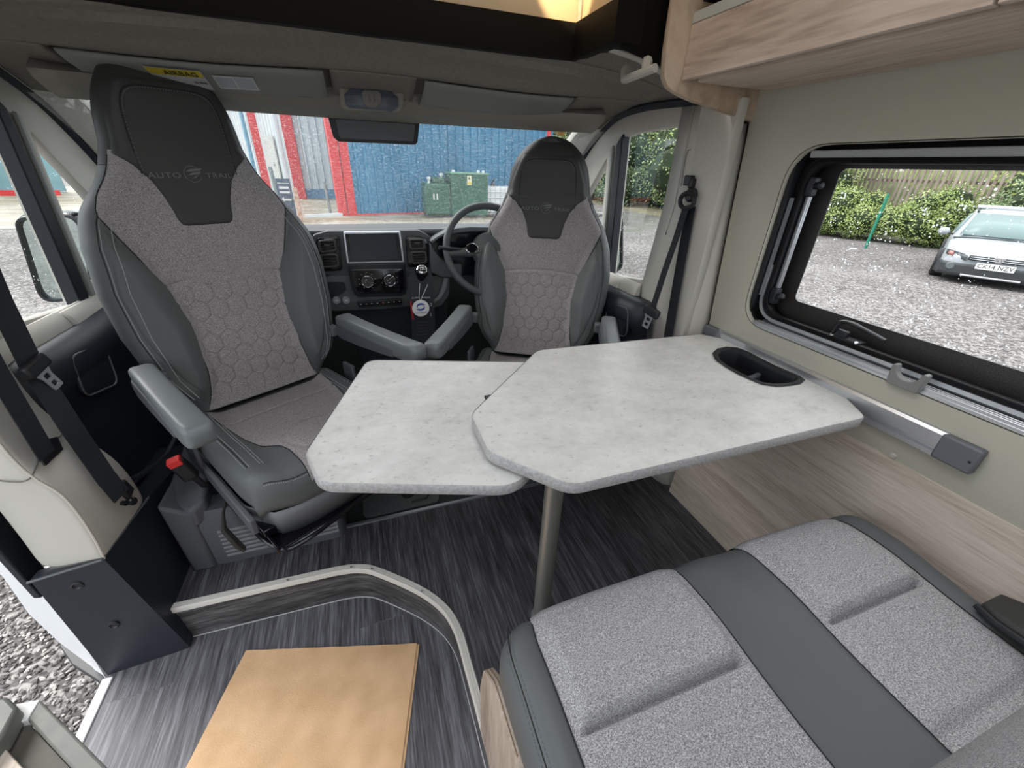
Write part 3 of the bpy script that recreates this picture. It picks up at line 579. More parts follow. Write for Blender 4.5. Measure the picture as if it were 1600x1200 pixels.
# sliding door opening: black seal and white body
struct('trim_door_opening', MB().prism([tuple(at(x, y, 0, -0.90)) for x, y in ((-110, 640), (0, 790), (80, 900), (66, 935), (0, 862), (-110, 730))], (-0.02, 0.005, 0)), M_rub, 'black seal of the sliding door opening', bevel=0.004)
ra = [at(x, y, 0, -0.905) for x, y in ((-100, 735), (0, 852), (60, 915), (110, 980), (150, 1035), (172, 1070))]; la_ = [at(x, y, 0, -0.975) for x, y in ((-100, 790), (5, 902), (45, 959), (94, 1005), (144, 1042), (168, 1068))]
struct('wall_left_sill', MB().grid([[tuple(p) for p in ra], [tuple(p) for p in la_], [(p.x-0.01, p.y+0.05, p.z-0.02) for p in la_]]), M_wht, 'white painted body edge of the sliding door opening')

# ================================================================== FRONT DOORS
def front_door(sgn, xi, nm, num):
    d = thing('door_%d' % num, (xi, 1.7, 0.0), '%s front door of the van with its glass' % nm, 'door', kind='structure')
    top = [p for p in smooth_path([(y, z-0.012, 0) for y, z in SEAL], 4)]
    out_ = [(p.x, p.y) for p in top]+[(2.42, 0.86), (2.42, 0.3), (2.2, -0.1), (1.12, -0.1), (1.12, 1.39)]
    g1 = rnd([(1.30, 1.352), (1.30, 0.80), (1.655, 0.762), (1.70, 1.330), (1.62, 1.340)], [0.06, 0.07, 0.004, 0.004, 0.02], 6)
    if sgn > 0: g1 = rnd([(1.295, 1.352), (1.38, 0.80), (1.655, 0.762), (1.70, 1.330), (1.62, 1.340)], [0.06, 0.07, 0.004, 0.004, 0.02], 6)
    g2 = rnd([(1.806, 1.262), (1.765, 0.80), (2.20, 0.795), (1.975, 1.085)], [0.01, 0.02, 0.03, 0.05], 5)
    obj('frame', plate(out_, [g1, g2], th=0.035, ax=0, v=xi+sgn*0.02, bev=0.007), M_beige, d)
    dz = MB().prism([(xi+sgn*0.032, 1.648, 0.765), (xi+sgn*0.032, 1.693, 1.335), (xi+sgn*0.032, 1.730, 1.300), (xi+sgn*0.032, 1.700, 0.765)], (-sgn*0.040, 0, 0))
    obj('window_divider', dz, M_rub, d, bevel=0.004)
    obj('divider_trim', MB().prism([(xi, 1.712, 0.765), (xi, 1.752, 1.297), (xi, 1.768, 1.285), (xi, 1.735, 0.765)], (-sgn*0.012, 0, 0)), mat('door divider grey', (0.34, 0.36, 0.34), 0.5), d, bevel=0.004)
    obj('pane', MB().add([(xi+sgn*0.03, 1.25, 0.74), (xi+sgn*0.03, 1.70, 0.74), (xi+sgn*0.03, 1.74, 1.36), (xi+sgn*0.03, 1.25, 1.36)], [(0, 1, 2, 3)]).add([(xi+sgn*0.03, 1.73, 0.78), (xi+sgn*0.03, 2.25, 0.78), (xi+sgn*0.03, 1.99, 1.12), (xi+sgn*0.03, 1.79, 1.29)], [(0, 1, 2, 3)]), G_side, d)
    i_ = -sgn
    sill = [(xi, 0.79), (xi+i_*0.022, 0.775), (xi+i_*0.034, 0.75), (xi+i_*0.036, 0.70), (xi, 0.70)]
    ss_ = MB(); y0s = 1.40 if sgn > 0 else 1.18; ss_.prism([(x, y0s, z) for x, z in sill], (0, 2.25-y0s, -0.015)); ss_.prism([(x+i_*0.012, 1.52, z-0.006) for x, z in sill], (0, 0.7, -0.01))
    obj('sill', ss_, M_beige, d, bevel=0.006)
    card = [(xi, 0.735), (xi+i_*0.05, 0.742), (xi+i_*0.085, 0.73), (xi+i_*0.10, 0.70), (xi+i_*0.10, 0.655), (xi+i_*0.085, 0.63), (xi+i_*0.075, 0.40), (xi+i_*0.075, 0.05), (xi, 0.0)]
    cc = MB(); rw = []
    for y, s_, dz_ in ((1.14+0.12*(sgn > 0), 0.3, -0.03), (1.17+0.12*(sgn > 0), 0.8, -0.01), (1.25+0.08*(sgn > 0), 0.95, 0.0), (1.5, 1.0, 0.0), (1.8, 1.0, 0.01), (2.1, 0.95, 0.02)):
        rw.append([(xi+(x-xi)*s_, y, z+dz_) for x, z in card])
    cc.grid(rw); obj('door_card', cc, M_navy, d, smooth=50, solid=0.003)
    pk = obj('inset_panel', plate(rnd([(1.34, 0.705), (1.49, 0.685), (1.47, 0.565), (1.32, 0.60)], 0.03), th=0.012, ax=0, v=xi+i_*0.088, bev=0.004), M_navy, d)
    obj('inset_rim', MB().tube([(xi+i_*0.096, y, z) for y, z in rnd([(1.335, 0.71), (1.495, 0.69), (1.475, 0.558), (1.315, 0.595)], 0.03)], 0.0028, 6, closed=True), mat('rim grey', (0.10, 0.11, 0.12), 0.35), pk)
    obj('door_pocket', MB().tube(smooth_path([(xi+i_*0.11, 2.0, 0.38), (xi+i_*0.12, 1.75, 0.30), (xi+i_*0.12, 1.5, 0.25), (xi+i_*0.11, 1.3, 0.30)], 6), 0.012, 8), M_navy, d)
    return d
front_door(-1, -0.88, 'passenger', 1)
front_door(1, 1.08, 'driver', 2)

# door mirrors outside
def mirror(sgn, pts, label, y=1.9):
    o1 = rnd([(p.x, p.z) for p in (at(a, b, 1, y) for a, b in pts)], 0.045, 6); cx_ = sum(p[0] for p in o1)/len(o1); cz_ = sum(p[1] for p in o1)/len(o1)
    m_ = thing('door_mirror', (cx_, y, cz_-0.14), label, 'door mirror')
    def rg_(sc, dy): return [(cx_+(a-cx_)*sc, y+dy+sgn*(a-cx_)*0.12, cz_+(b-cz_)*sc) for a, b in o1]
    hb = MB(); hb.grid([rg_(1.0, 0.0), rg_(1.04, 0.02), rg_(1.03, 0.06), rg_(0.9, 0.10), rg_(0.6, 0.125), rg_(0.02, 0.13)], closeu=True); obj('housing', hb, M_blkg, m_, smooth=50)
    obj('rim', MB().grid([rg_(1.0, 0.0), rg_(0.985, -0.008), rg_(0.93, -0.008), rg_(0.91, 0.004)], closeu=True), M_blk, m_, smooth=40)
    obj('mirror_glass', MB().add(rg_(0.915, 0.003), [tuple(range(len(o1)))]), mat('mirror glass', (0.62, 0.72, 0.70), 0.03, 1.0), m_, smooth=0)
    obj('arm', MB().tube([(cx_-sgn*0.02, y+0.07, cz_-0.11), (cx_-sgn*0.12, y+0.07, cz_-0.15), (cx_-sgn*0.20, y+0.06, cz_-0.16)], [0.04, 0.035, 0.03], 10), M_blk, m_)
mirror(-1, [(18, 340), (128, 330), (150, 458), (62, 480)], 'black wet door mirror outside the passenger window')
mirror(1, [(925, 332), (974, 338), (975, 424), (925, 430)], 'black wet door mirror outside the driver window')

# ================================================================== SEAT BELTS
def tongue(parent, p, x, y, label_p=None):
    """belt tongue: plastic head and slotted metal blade, drawn in the x (across) / y (down) directions"""
    F_ = frame_mat(p, x, y)
    def T(a, b, c=0): return F_@Vector((a, b, c))
    hd_ = MB(); 
    for i in range(1): hd_.add([T(a, b, c) for a in (-0.034, 0.034) for b in (-0.016, 0.016) for c in (-0.009, 0.009)], [(0, 1, 3, 2), (4, 6, 7, 5), (0, 4, 5, 1), (2, 3, 7, 6), (0, 2, 6, 4), (1, 5, 7, 3)])
    t = obj('tongue', hd_, M_blk, parent, bevel=0.006)
    ol = [(-0.024, 0.014), (0.024, 0.014), (0.015, 0.030), (0.014, 0.064), (-0.014, 0.064), (-0.015, 0.030)]
    me = plate(rnd(ol, 0.004, 3), [rnd([(-0.008, 0.024), (0.008, 0.024), (0.008, 0.036), (-0.008, 0.036)], 0.003, 3), rnd([(-0.007, 0.044), (0.007, 0.044), (0.007, 0.056), (-0.007, 0.056)], 0.002, 3)], th=0.003, ax=2, v=0)
    me.transform(F_); obj('tongue_blade', me, M_alu, t)
    return t
rb = thing('seat_belt', (1.06, 1.25, 0.6), 'black seat belt hanging from the pale pillar beside the driver seat', 'seat belt', 'front seat belts')
obj('webbing', MB().ribbon([tuple(p) for p in (at(1072, 322, 0, 1.058), at(1057, 370, 0, 1.03), at(1038, 425, 0, 0.995), at(1022, 475, 0, 0.962), at(1016, 500, 0, 0.955), at(1010, 570, 0, 0.955))], (0.35, 1, 0), 0.048, 0.002), M_web, rb)
obj('webbing', MB().ribbon([(1.069, 1.205, 1.10), (1.066, 1.19, 0.9), (1.066, 1.17, 0.62), (1.066, 1.165, 0.1)], (0.05, 1, 0), 0.046, 0.002), M_web, rb)
dr = obj('guide_loop', MB().tube([(1.052, 1.21+0.034*math.cos(t)*1.0, 1.118+0.024*math.sin(t)-0.25*0.034*math.cos(t)*0) for t in np.linspace(0, 2*math.pi, 18, endpoint=False)], 0.0075, 8, closed=True), M_blk, rb)
obj('anchor_cap', MB().lathe([(0.022, 0), (0.022, 0.014), (0.017, 0.020), (0, 0.021)], (1.076, 1.215, 1.135), (-1, 0, 0), 20), M_blk, dr)
obj('height_adjuster', MB().box((1.068, 1.240, 1.178), (0.022, 0.030, 0.032)).box((1.07, 1.225, 1.17), (0.02, 0.016, 0.03)), M_blk, rb, bevel=0.004)
tongue(rb, tuple(at(1018, 487, 0, 0.948)), (0.25, -1, -0.2), (0.0, -0.25, -1))
lb = thing('seat_belt', (-0.74, 1.1, 0.6), 'black seat belt on the beige pillar left of the near seat', 'seat belt', 'front seat belts')
P1 = [at(-60, 350, 0, -0.76), at(8, 490, 0, -0.745), at(45, 555, 0, -0.735), at(60, 610, 0, -0.735)]
L_ = lambda *a: [tuple(p) for p in a]
obj('webbing', MB().ribbon(L_(at(-60, 330, 0, -0.75), at(0, 470, 0, -0.745), at(50, 572, 0, -0.74), at(110, 665, 0, -0.70), at(165, 745, 0, -0.675), at(190, 775, 0, -0.67)), (0.35, 1, 0.1), 0.046, 0.002), M_web, lb)
obj('webbing', MB().ribbon(L_(at(-70, 460, 0, -0.75), at(-5, 580, 0, -0.735), at(40, 655, 0, -0.725), at(74, 712, 0, -0.727)), (0.1, 1, 0.1), 0.046, 0.002), M_web, lb)
obj('slot', plate(rnd([(q.y, q.z) for q in (at(48, 695, 0, -0.728), at(90, 682, 0, -0.728), at(99, 702, 0, -0.728), at(72, 728, 0, -0.728))], 0.003, 2), th=0.004, ax=0, v=-0.730), M_blk, lb)
t_ = tongue(lb, tuple(at(55, 572, 0, -0.728)), (0.1, 1, 0.22), (0.22, 0.25, -1))
al_ = obj('anchor', MB().box(tuple(at(196, 765, 0, -0.672)), (0.014, 0.035, 0.05), (0.3, 0, 0)), M_blk, lb, bevel=0.005)
obj('anchor_bolt', MB().lathe([(0.011, 0), (0.011, 0.012), (0.008, 0.015), (0, 0.016)], tuple(at(203, 783, 0, -0.675)), (1, -0.6, 0.2), 16).lathe([(0.007, 0), (0.007, 0.012), (0, 0.013)], tuple(at(192, 786, 0, -0.68)), (1, -0.6, 0.2), 14), M_blkg, al_)

# ================================================================== OVERHEAD LOCKER
lk = thing('overhead_locker', (1.02, 0.2, 1.42), 'light oak overhead locker above the side window', 'overhead locker')
d1 = obj('door', MB().box((0.877, 0.800, 1.476), (0.018, 0.636, 0.116)), M_woodc, lk, bevel=0.0015)
d2 = obj('door', MB().box((0.877, 0.05, 1.476), (0.018, 0.855, 0.116)), M_woodc, lk, bevel=0.0015)
obj('edge_strip', MB().box((0.880, 0.26, 1.547), (0.022, 1.72, 0.024)), mat('pale strip', (0.46, 0.47, 0.44), 0.5), lk, bevel=0.002)
obj('body', MB().box((1.015, 0.28, 1.49), (0.255, 1.65, 0.13)), M_woodc, lk)
obj('bottom_board', MB().box((1.02, 0.25, 1.419), (0.25, 1.67, 0.014)), M_woodc, lk, bevel=0.002)
obj('dark_recess_block', MB().box((1.005, 0.25, 1.785), (0.26, 1.70, 0.42)), M_well, lk)  # solid near-black block, painted stand-in for the shadow gap above the locker
ep = [(0.800, 2.0), (0.808, 1.48)]+[tuple(p)[:2] for p in smooth_path([(0.815, 1.425, 0), (0.835, 1.403, 0), (0.88, 1.388, 0), (0.93, 1.378, 0)], 4)]+[(1.160, 1.343), (1.160, 2.0)]
obj('end_panel', plate(ep, th=0.020, ax=1, v=1.130, bev=0.002), wood_mat('oak end panel', (0.34, 0.25, 0.17), (0.46, 0.35, 0.25), (0.55, 0.43, 0.32), (4, 10, 3)), lk)

# ================================================================== TABLE
def slab(pts, r, z, th): return plate(rnd(pts, r, 6), th=th, ax=2, v=z-th/2, bev=0.0015)
tb = thing('table', (0.37, 0.668, 0.0), 'pale concrete-look table on a metal leg, hooked on the wall rail', 'table')
mo = [(1.09, 1.046), (1.142, 0.985), (1.142, 0.575), (1.085, 0.483), (0.30, 0.483), (0.185, 0.62), (0.185, 0.765), (0.475, 1.066)]
mr_ = [0.03, 0.05, 0.06, 0.04, 0.06, 0.05, 0.06, 0.06]
# cup holder opening in the table top
cho = [(p.x-0.036, p.y) for p in (at(x, y, 2, 0.70) for x, y in ((1127, 550), (1133, 544), (1147, 541), (1164, 542), (1183, 549), (1202, 559), (1225, 570), (1248, 580), (1265, 587), (1272, 592), (1266, 597), (1248, 600), (1228, 601), (1206, 598), (1186, 590), (1168, 582), (1148, 571), (1132, 560)))]
cen = Vector((sum(p[0] for p in cho)/len(cho), sum(p[1] for p in cho)/len(cho)))
chi = [(cen.x+(a-cen.x)*0.86, cen.y+(b-cen.y)*0.90) for a, b in cho]
top_o = rnd(mo, mr_, 8)
obj('tabletop', plate(top_o, [chi], th=0.0225, ax=2, v=0.70-0.0135, bev=0.0), M_table, tb, smooth=30)
def edgeband(loop, z0, z1, bulge=0.002):
    c = Vector((sum(p[0] for p in loop)/len(loop), sum(p[1] for p in loop)/len(loop))); P = []
    for dz, o in ((z1, 0.0), (z1-0.002, 0.0015), (z0+0.002, 0.0015), (z0, 0)):
        row = []
        for i, p in enumerate(loop):
            a, b = Vector(loop[i-1]), Vector(loop[(i+1) % len(loop)]); t = (b-a).normalized(); nn = Vector((t.y, -t.x))
            if nn.dot(Vector(p)-c) < 0: nn = -nn
            row.append((p[0]+nn.x*o, p[1]+nn.y*o, dz))
        P.append(row)
    return MB().grid(P, closeu=True)
obj('edge_banding', edgeband(top_o, 0.674, 0.6995), M_edge, tb, smooth=50)
cup = MB(); wellr = []
for k, z, s in ((0, 0.7005, 1.0), (1, 0.7035, 0.985), (2, 0.7035, 0.93), (3, 0.7005, 0.86), (4, 0.685, 0.82), (5, 0.645, 0.78)):
    wellr.append([(cen.x+(a-cen.x)*s, cen.y+(b-cen.y)*(s*0.5+0.5*(0.2+0.8*s) if k else 1), z) for a, b in cho])
cup.grid(wellr, closeu=True); cup.add([wellr[-1][i] for i in range(len(cho))], [tuple(range(len(cho)))])
cu_ = obj('cup_holder', cup, M_blk, tb, smooth=50)
obj('cup_divider', MB().box((cen.x, cen.y, 0.657), (0.085, 0.016, 0.03), (0, 0, 0.25)), M_plas, cu_, bevel=0.006)
ex = [(-0.03, 1.205), (-0.166, 0.77), (-0.135, 0.665), (0.215, 0.545), (0.36, 0.66), (0.50, 1.04)]
exo = rnd(ex, [0.04, 0.05, 0.06, 0.07, 0.05, 0.05], 8)
e_ = obj('swivel_leaf', plate(exo, th=0.0225, ax=2, v=0.667-0.0135), M_table, tb, smooth=30)
obj('leaf_edge_banding', edgeband(exo, 0.642, 0.6665), M_edge, e_, smooth=50)
obj('leaf_runner', MB().box((0.33, 0.80, 0.671), (0.16, 0.16, 0.006)), M_blk, e_)
lg = MB().lathe([(0.0235, 0.004), (0.0235, 0.64)], (0.367, 0.668, 0), n=28)
obj('leg', lg, M_sat, tb)
obj('leg_base', MB().lathe([(0.030, 0.0), (0.030, 0.003), (0.026, 0.008), (0.024, 0.02), (0.0235, 0.022)], (0.367, 0.668, 0), n=28), M_alu, tb)
obj('leg_bracket', MB().box((0.367, 0.668, 0.641), (0.12, 0.08, 0.008)), M_blk, tb)

# ================================================================== BENCH
bn = thing('dinette_bench', (0.62, 0.2, 0.0), 'two-person bench seat in grey fabric and leather, front right', 'bench')
BX0, BX1, BY0, BY1, BZ = 0.128, 1.092, 0.01, 0.432, 0.468
def bh(x, y):
    d1 = x-BX0; d2 = BX1-x; d3 = BY1-y; z = BZ
    for d, Rr, dr_ in ((d1, 0.05, 0.05), (d2, 0.06, 0.05), (d3, 0.055, 0.05)):
        if d < Rr: z -= dr_*(1-math.sqrt(max(0, 1-((Rr-d)/Rr)**2)))
    z += 0.010*math.exp(-((y-0.30)/0.09)**2)*(1-0.0)
    z += 0.008*math.exp(-((x-0.168)/0.02)**2)+0.016*math.exp(-((x-1.04)/0.026)**2)*ss(-0.1, 0.3, y)
    z += 0.010*math.exp(-((x-0.60)/0.05)**2)*ss(0.15, 0.36, y)
    return z
def bh0(x, y):
    a = min(ss(0.20, 0.225, x), ss(0.53, 0.505, x)); b = min(ss(0.716, 0.74, x), ss(1.004, 0.98, x))
    return bh(x, y)-0.022*max(a, b)*ss(BY1, BY1-0.03, y)
xs = np.concatenate([[BX0, BX0+0.001, BX0+0.004, BX0+0.01, BX0+0.018], np.linspace(BX0+0.028, BX1-0.028, 50), [BX1-0.018, BX1-0.01, BX1-0.004, BX1-0.001, BX1]])
ysb = np.concatenate([np.linspace(BY0, BY1-0.03, 34), [BY1-0.02, BY1-0.011, BY1-0.005, BY1-0.001, BY1]])
def bxy(x, y):   # round the plan corners at the front
    k = max(0, (y-(BY1-0.09))/0.09); u = (x-0.61)/0.482; return 0.61+(x-0.61)*(1-0.055*k*k*abs(u)**3), y-0.02*abs(u)**6*k
bm_ = MB(); G = [[(*bxy(x, y), bh0(x, y)) for x in xs] for y in ysb]
bm_.grid(G)
ringb = [(G[j][0]) for j in range(len(ysb))]+[G[-1][i] for i in range(1, len(xs))]+[G[j][-1] for j in range(len(ysb)-2, -1, -1)]
bm_.grid([ringb, [(p[0]*1.0, p[1], p[2]-0.03) for p in ringb], [(0.61+(p[0]-0.61)*0.985, p[1]-0.006, p[2]-0.09) for p in ringb]])
obj('seat_base_cushion', bm_, M_lea, bn, smooth=60)
def bfab(x0, x1, nm, grooves, tilt=0.0, yoff=0.0):
    g = MB(); xx = np.linspace(x0, x1, 60); yy = np.concatenate([np.linspace(0.012, 0.205, 50), np.linspace(0.206, 0.245, 40), np.linspace(0.25, BY1-0.02, 40), [BY1-0.012, BY1-0.006, BY1-0.002, BY1+0.0005]]); rows = []
    for y in yy:
        row = []
        for x in xx:
            u = (x-x0)/(x1-x0); e = min(u, 1-u)*(x1-x0); z = bh(x, y)+0.005*(1-math.exp(-e/0.006))-0.001
            if grooves:
                yg = 0.222; z -= 0.012*math.exp(-((y-yg)/0.0035)**2)*ss(0.004, 0.03, e); z += 0.016*ss(yg-0.001, yg+0.018, y)*ss(0.010, 0.030, e)*(1-ss(0.33, 0.43, y)*0.6)
                z -= 0.006*math.exp(-abs(e-0.028)/0.004)*ss(yg+0.028, yg, y)*ss(yg-0.005, yg, y)
                z -= 0.010*math.exp(-((y-0.045)/0.012)**2)
            a, b = bxy(x, y); row.append((a, b+(0.004 if y > BY1-0.03 else 0), z))
        rows.append(row)
    last = rows[-1]; rows.append([(p[0], p[1], p[2]-0.05) for p in last]); g.grid(rows); return obj(nm, g, M_fabb, bn, smooth=60)
bfab(0.196, 0.532, 'fabric_panel', True)
bfab(0.712, 1.008, 'fabric_panel', True)
for x in (0.196, 0.532, 0.712, 1.008):
    seams = MB().tube([(bxy(x, y)[0], bxy(x, y)[1], bh(x, y)+0.0005) for y in np.linspace(0.02, BY1, 40)], 0.0011, 5); obj('seam', seams, M_seam, bn)
stt = MB()
for x, o in ((0.152, 0), (0.143, 0)):
    for y in np.arange(0.03, BY1-0.01, 0.0075):
        a, b = bxy(x, y); stt.box((a, b, bh(x, y)+0.0004), (0.0012, 0.0045, 0.0012))
obj('stitching', stt, mat('blue grey stitching', (0.12, 0.14, 0.17), 0.8), bn, smooth=0)
obj('side_seam', MB().tube([(bxy(0.1475, y)[0], y, bh(0.1475, y)) for y in np.linspace(0.02, BY1-0.004, 30)], 0.0012, 5), M_seam, bn)
# bench backrest (mostly outside the frame)
bk = MB(); bk.grid([[(x, 0.03-0.02*t-0.20*t*t, 0.455+0.62*t-0.0*x) for x in np.linspace(0.14, 1.08, 30)] for t in np.linspace(0, 1, 20)])
bk.grid([[(x, -0.10-0.20*t*t, 0.455+0.62*t) for x in np.linspace(0.14, 1.08, 8)] for t in np.linspace(0, 1, 6)])
obj('backrest', MB().grid([[(x, 0.022-0.05*t-0.15*t*t, 0.44+0.62*t) for x in np.linspace(0.14, 1.08, 40)] for t in np.linspace(0, 1, 24)]), M_fabb, bn, smooth=60, solid=0.02)
obj('seat_box', MB().box((0.615, 0.18, 0.18), (0.93, 0.38, 0.36)), M_woodx, bn)
# plywood side panel
pw = rnd([(0.47, 0.0), (0.455, 0.22), (0.40, 0.36), (0.335, 0.392), (0.0, 0.405), (-0.4, 0.405), (-0.4, 0.0)], [0, 0.2, 0.06, 0.05, 0, 0, 0], 8)
obj('side_panel', plate([(a, b) for a, b in rnd([(0.455, -0.0), (0.452, 0.20), (0.425, 0.315), (0.365, 0.385), (0.25, 0.40), (-0.4, 0.40), (-0.4, -0.0)], [0, 0.1, 0.05, 0.06, 0.05, 0, 0], 8)], th=0.020, ax=0, v=0.128, bev=0.001), M_woodx, bn)
ply = MB()
for o, c_ in ((-0.005, 0), (0.002, 0)):
    ply.tube([(0.128+o, a+0.0006, b+0.0006) for a, b in rnd([(0.455, 0.02), (0.452, 0.20), (0.425, 0.315), (0.365, 0.385), (0.25, 0.40)], [0, 0.1, 0.05, 0.06, 0], 8)], 0.0012, 5)
obj('ply_lines', ply, mat('ply core', (0.22, 0.15, 0.10), 0.7), bn)
# black belt stay lying on the bench
fl_ = MB().prism([(1.082, 0.150, 0.478), (1.02, 0.150, 0.478), (1.008, 0.125, 0.48), (0.985, 0.02, 0.50), (1.03, -0.03, 0.56), (1.085, -0.05, 0.58), (1.09, 0.06, 0.50)], (0.004, 0.0, 0.022))
flo = tag(obj('bench_flap', fl_, M_leah, bevel=0.005), 'black padded flap lying over the bench cushion beside the oak wall panel', 'seat flap')
obj('flap_trim', MB().tube([(1.016, 0.152, 0.49), (1.004, 0.12, 0.492), (0.981, 0.02, 0.512)], 0.006, 8), M_blk, flo)

# ================================================================== KITCHEN END, bottom left corner
kw = thing('kitchen_unit', (-0.5, 0.3, -0.15), 'grey laminate worktop corner at the bottom left edge of view', 'kitchen unit')
M_kit = mat('kitchen laminate', (0.14, 0.145, 0.13), 0.5, col2=(0.19, 0.19, 0.17), scale=30)
Q = lambda pts, z: [tuple(at(x, y, 2, z)) for x, y in pts]
top1 = Q([(25, 1127), (62, 1093), (175, 1212), (230, 1290), (-120, 1290), (12, 1134)], 0.5)
obj('end_panel', MB().prism([p for p in Q([(62, 1093), (168, 1200), (260, 1300), (225, 1330), (120, 1210), (42, 1125)], 0.5)], (0, 0, -0.012)), M_kit, kw, bevel=0.003)
obj('ledge', MB().prism(Q([(25, 1100), (62, 1093), (42, 1125), (12, 1134)], 0.5), (0, 0, -0.02)), mat('white edging', (0.75, 0.75, 0.73), 0.5), kw, bevel=0.001)
obj('upper_block', MB().prism(Q([(10, 1088), (27, 1105), (0, 1155), (-60, 1230), (-110, 1180), (-40, 1100)], 0.52), (0, 0, -0.03)), M_kit, kw, bevel=0.004)
obj('cabinet_side', MB().prism(Q([(42, 1128), (120, 1212), (225, 1332), (-100, 1400), (-200, 1250), (12, 1136)], 0.488), (0, 0, -0.40)), mat('kitchen side', (0.10, 0.092, 0.075), 0.6), kw)
obj('worktop', MB().prism(Q([(-20, 1140), (40, 1205), (90, 1270), (-80, 1300), (-90, 1180)], 0.50), (0, 0, -0.010)), M_wood, kw, bevel=0.001)

# ================================================================== BROWN PAPER on the step floor
def paper(dx, dy, z, rot, label, seed):
    n_ = 110; c0 = [Vector((-0.502, 0.933)), Vector((0.0, 0.788)), Vector((-0.10, 0.42)), Vector((-0.62, 0.55))]; P = []
    for j in range(n_):
        row = []
        for i in range(n_):
            u, v_ = i/(n_-1), j/(n_-1); p = c0[0]*(1-u)*(1-v_)+c0[1]*u*(1-v_)+c0[2]*u*v_+c0[3]*(1-u)*v_
            wv = 0.0020*math.sin(u*24+seed+2.5*math.sin(v_*4))*ss(0.05, 0.4, v_)*ss(1.0, 0.75, u)*(0.6+0.4*math.sin(v_*7+u*3))+0.0006*math.sin(u*41+v_*9)
            row.append((p.x+dx, p.y+dy, z+0.0015+wv+0.003*ss(0.93, 1, u)*ss(0.1, 0, v_)))
        P.append(row)
    return tag(obj('brown_paper', MB().grid(P), M_kraft, solid=0.0004, smooth=0), label, 'paper', 'brown paper sheets')
M_kraft = mat('kraft paper', (0.60, 0.375, 0.20), 0.75, col2=(0.70, 0.455, 0.26), scale=12, bump=0.2, bscale=300, stretch=(1, 1, 1))
paper(0.007, -0.004, -0.1492, 0, 'lower sheet of brown kraft paper, peeping out at the right edge', 0.3)
paper(0, 0, -0.1455, 0, 'upper sheet of wrinkled brown kraft paper on the step floor', 0)

# ================================================================== CAB SEATS
def quilt_edge(x, z, a=0.0265):
    """distance to the nearest edge of a honeycomb whose cells are 2a wide"""
    h = a*math.sqrt(3)
    x = np.asarray(x); z = np.asarray(z); best = []
    for ox in (0, a):
        oz = 0 if ox == 0 else h
        for dx in (-1, 0, 1):
            for dz in (-1, 0, 1):
                cx = (np.round((x-ox)/(2*a))+dx)*2*a+ox; cz = (np.round((z-oz)/(2*h))+dz)*2*h+oz
                best.append(np.hypot(x-cx, z-cz))
    b = np.sort(np.array(best), axis=0)
    return (b[1]-b[0])/2*1.15

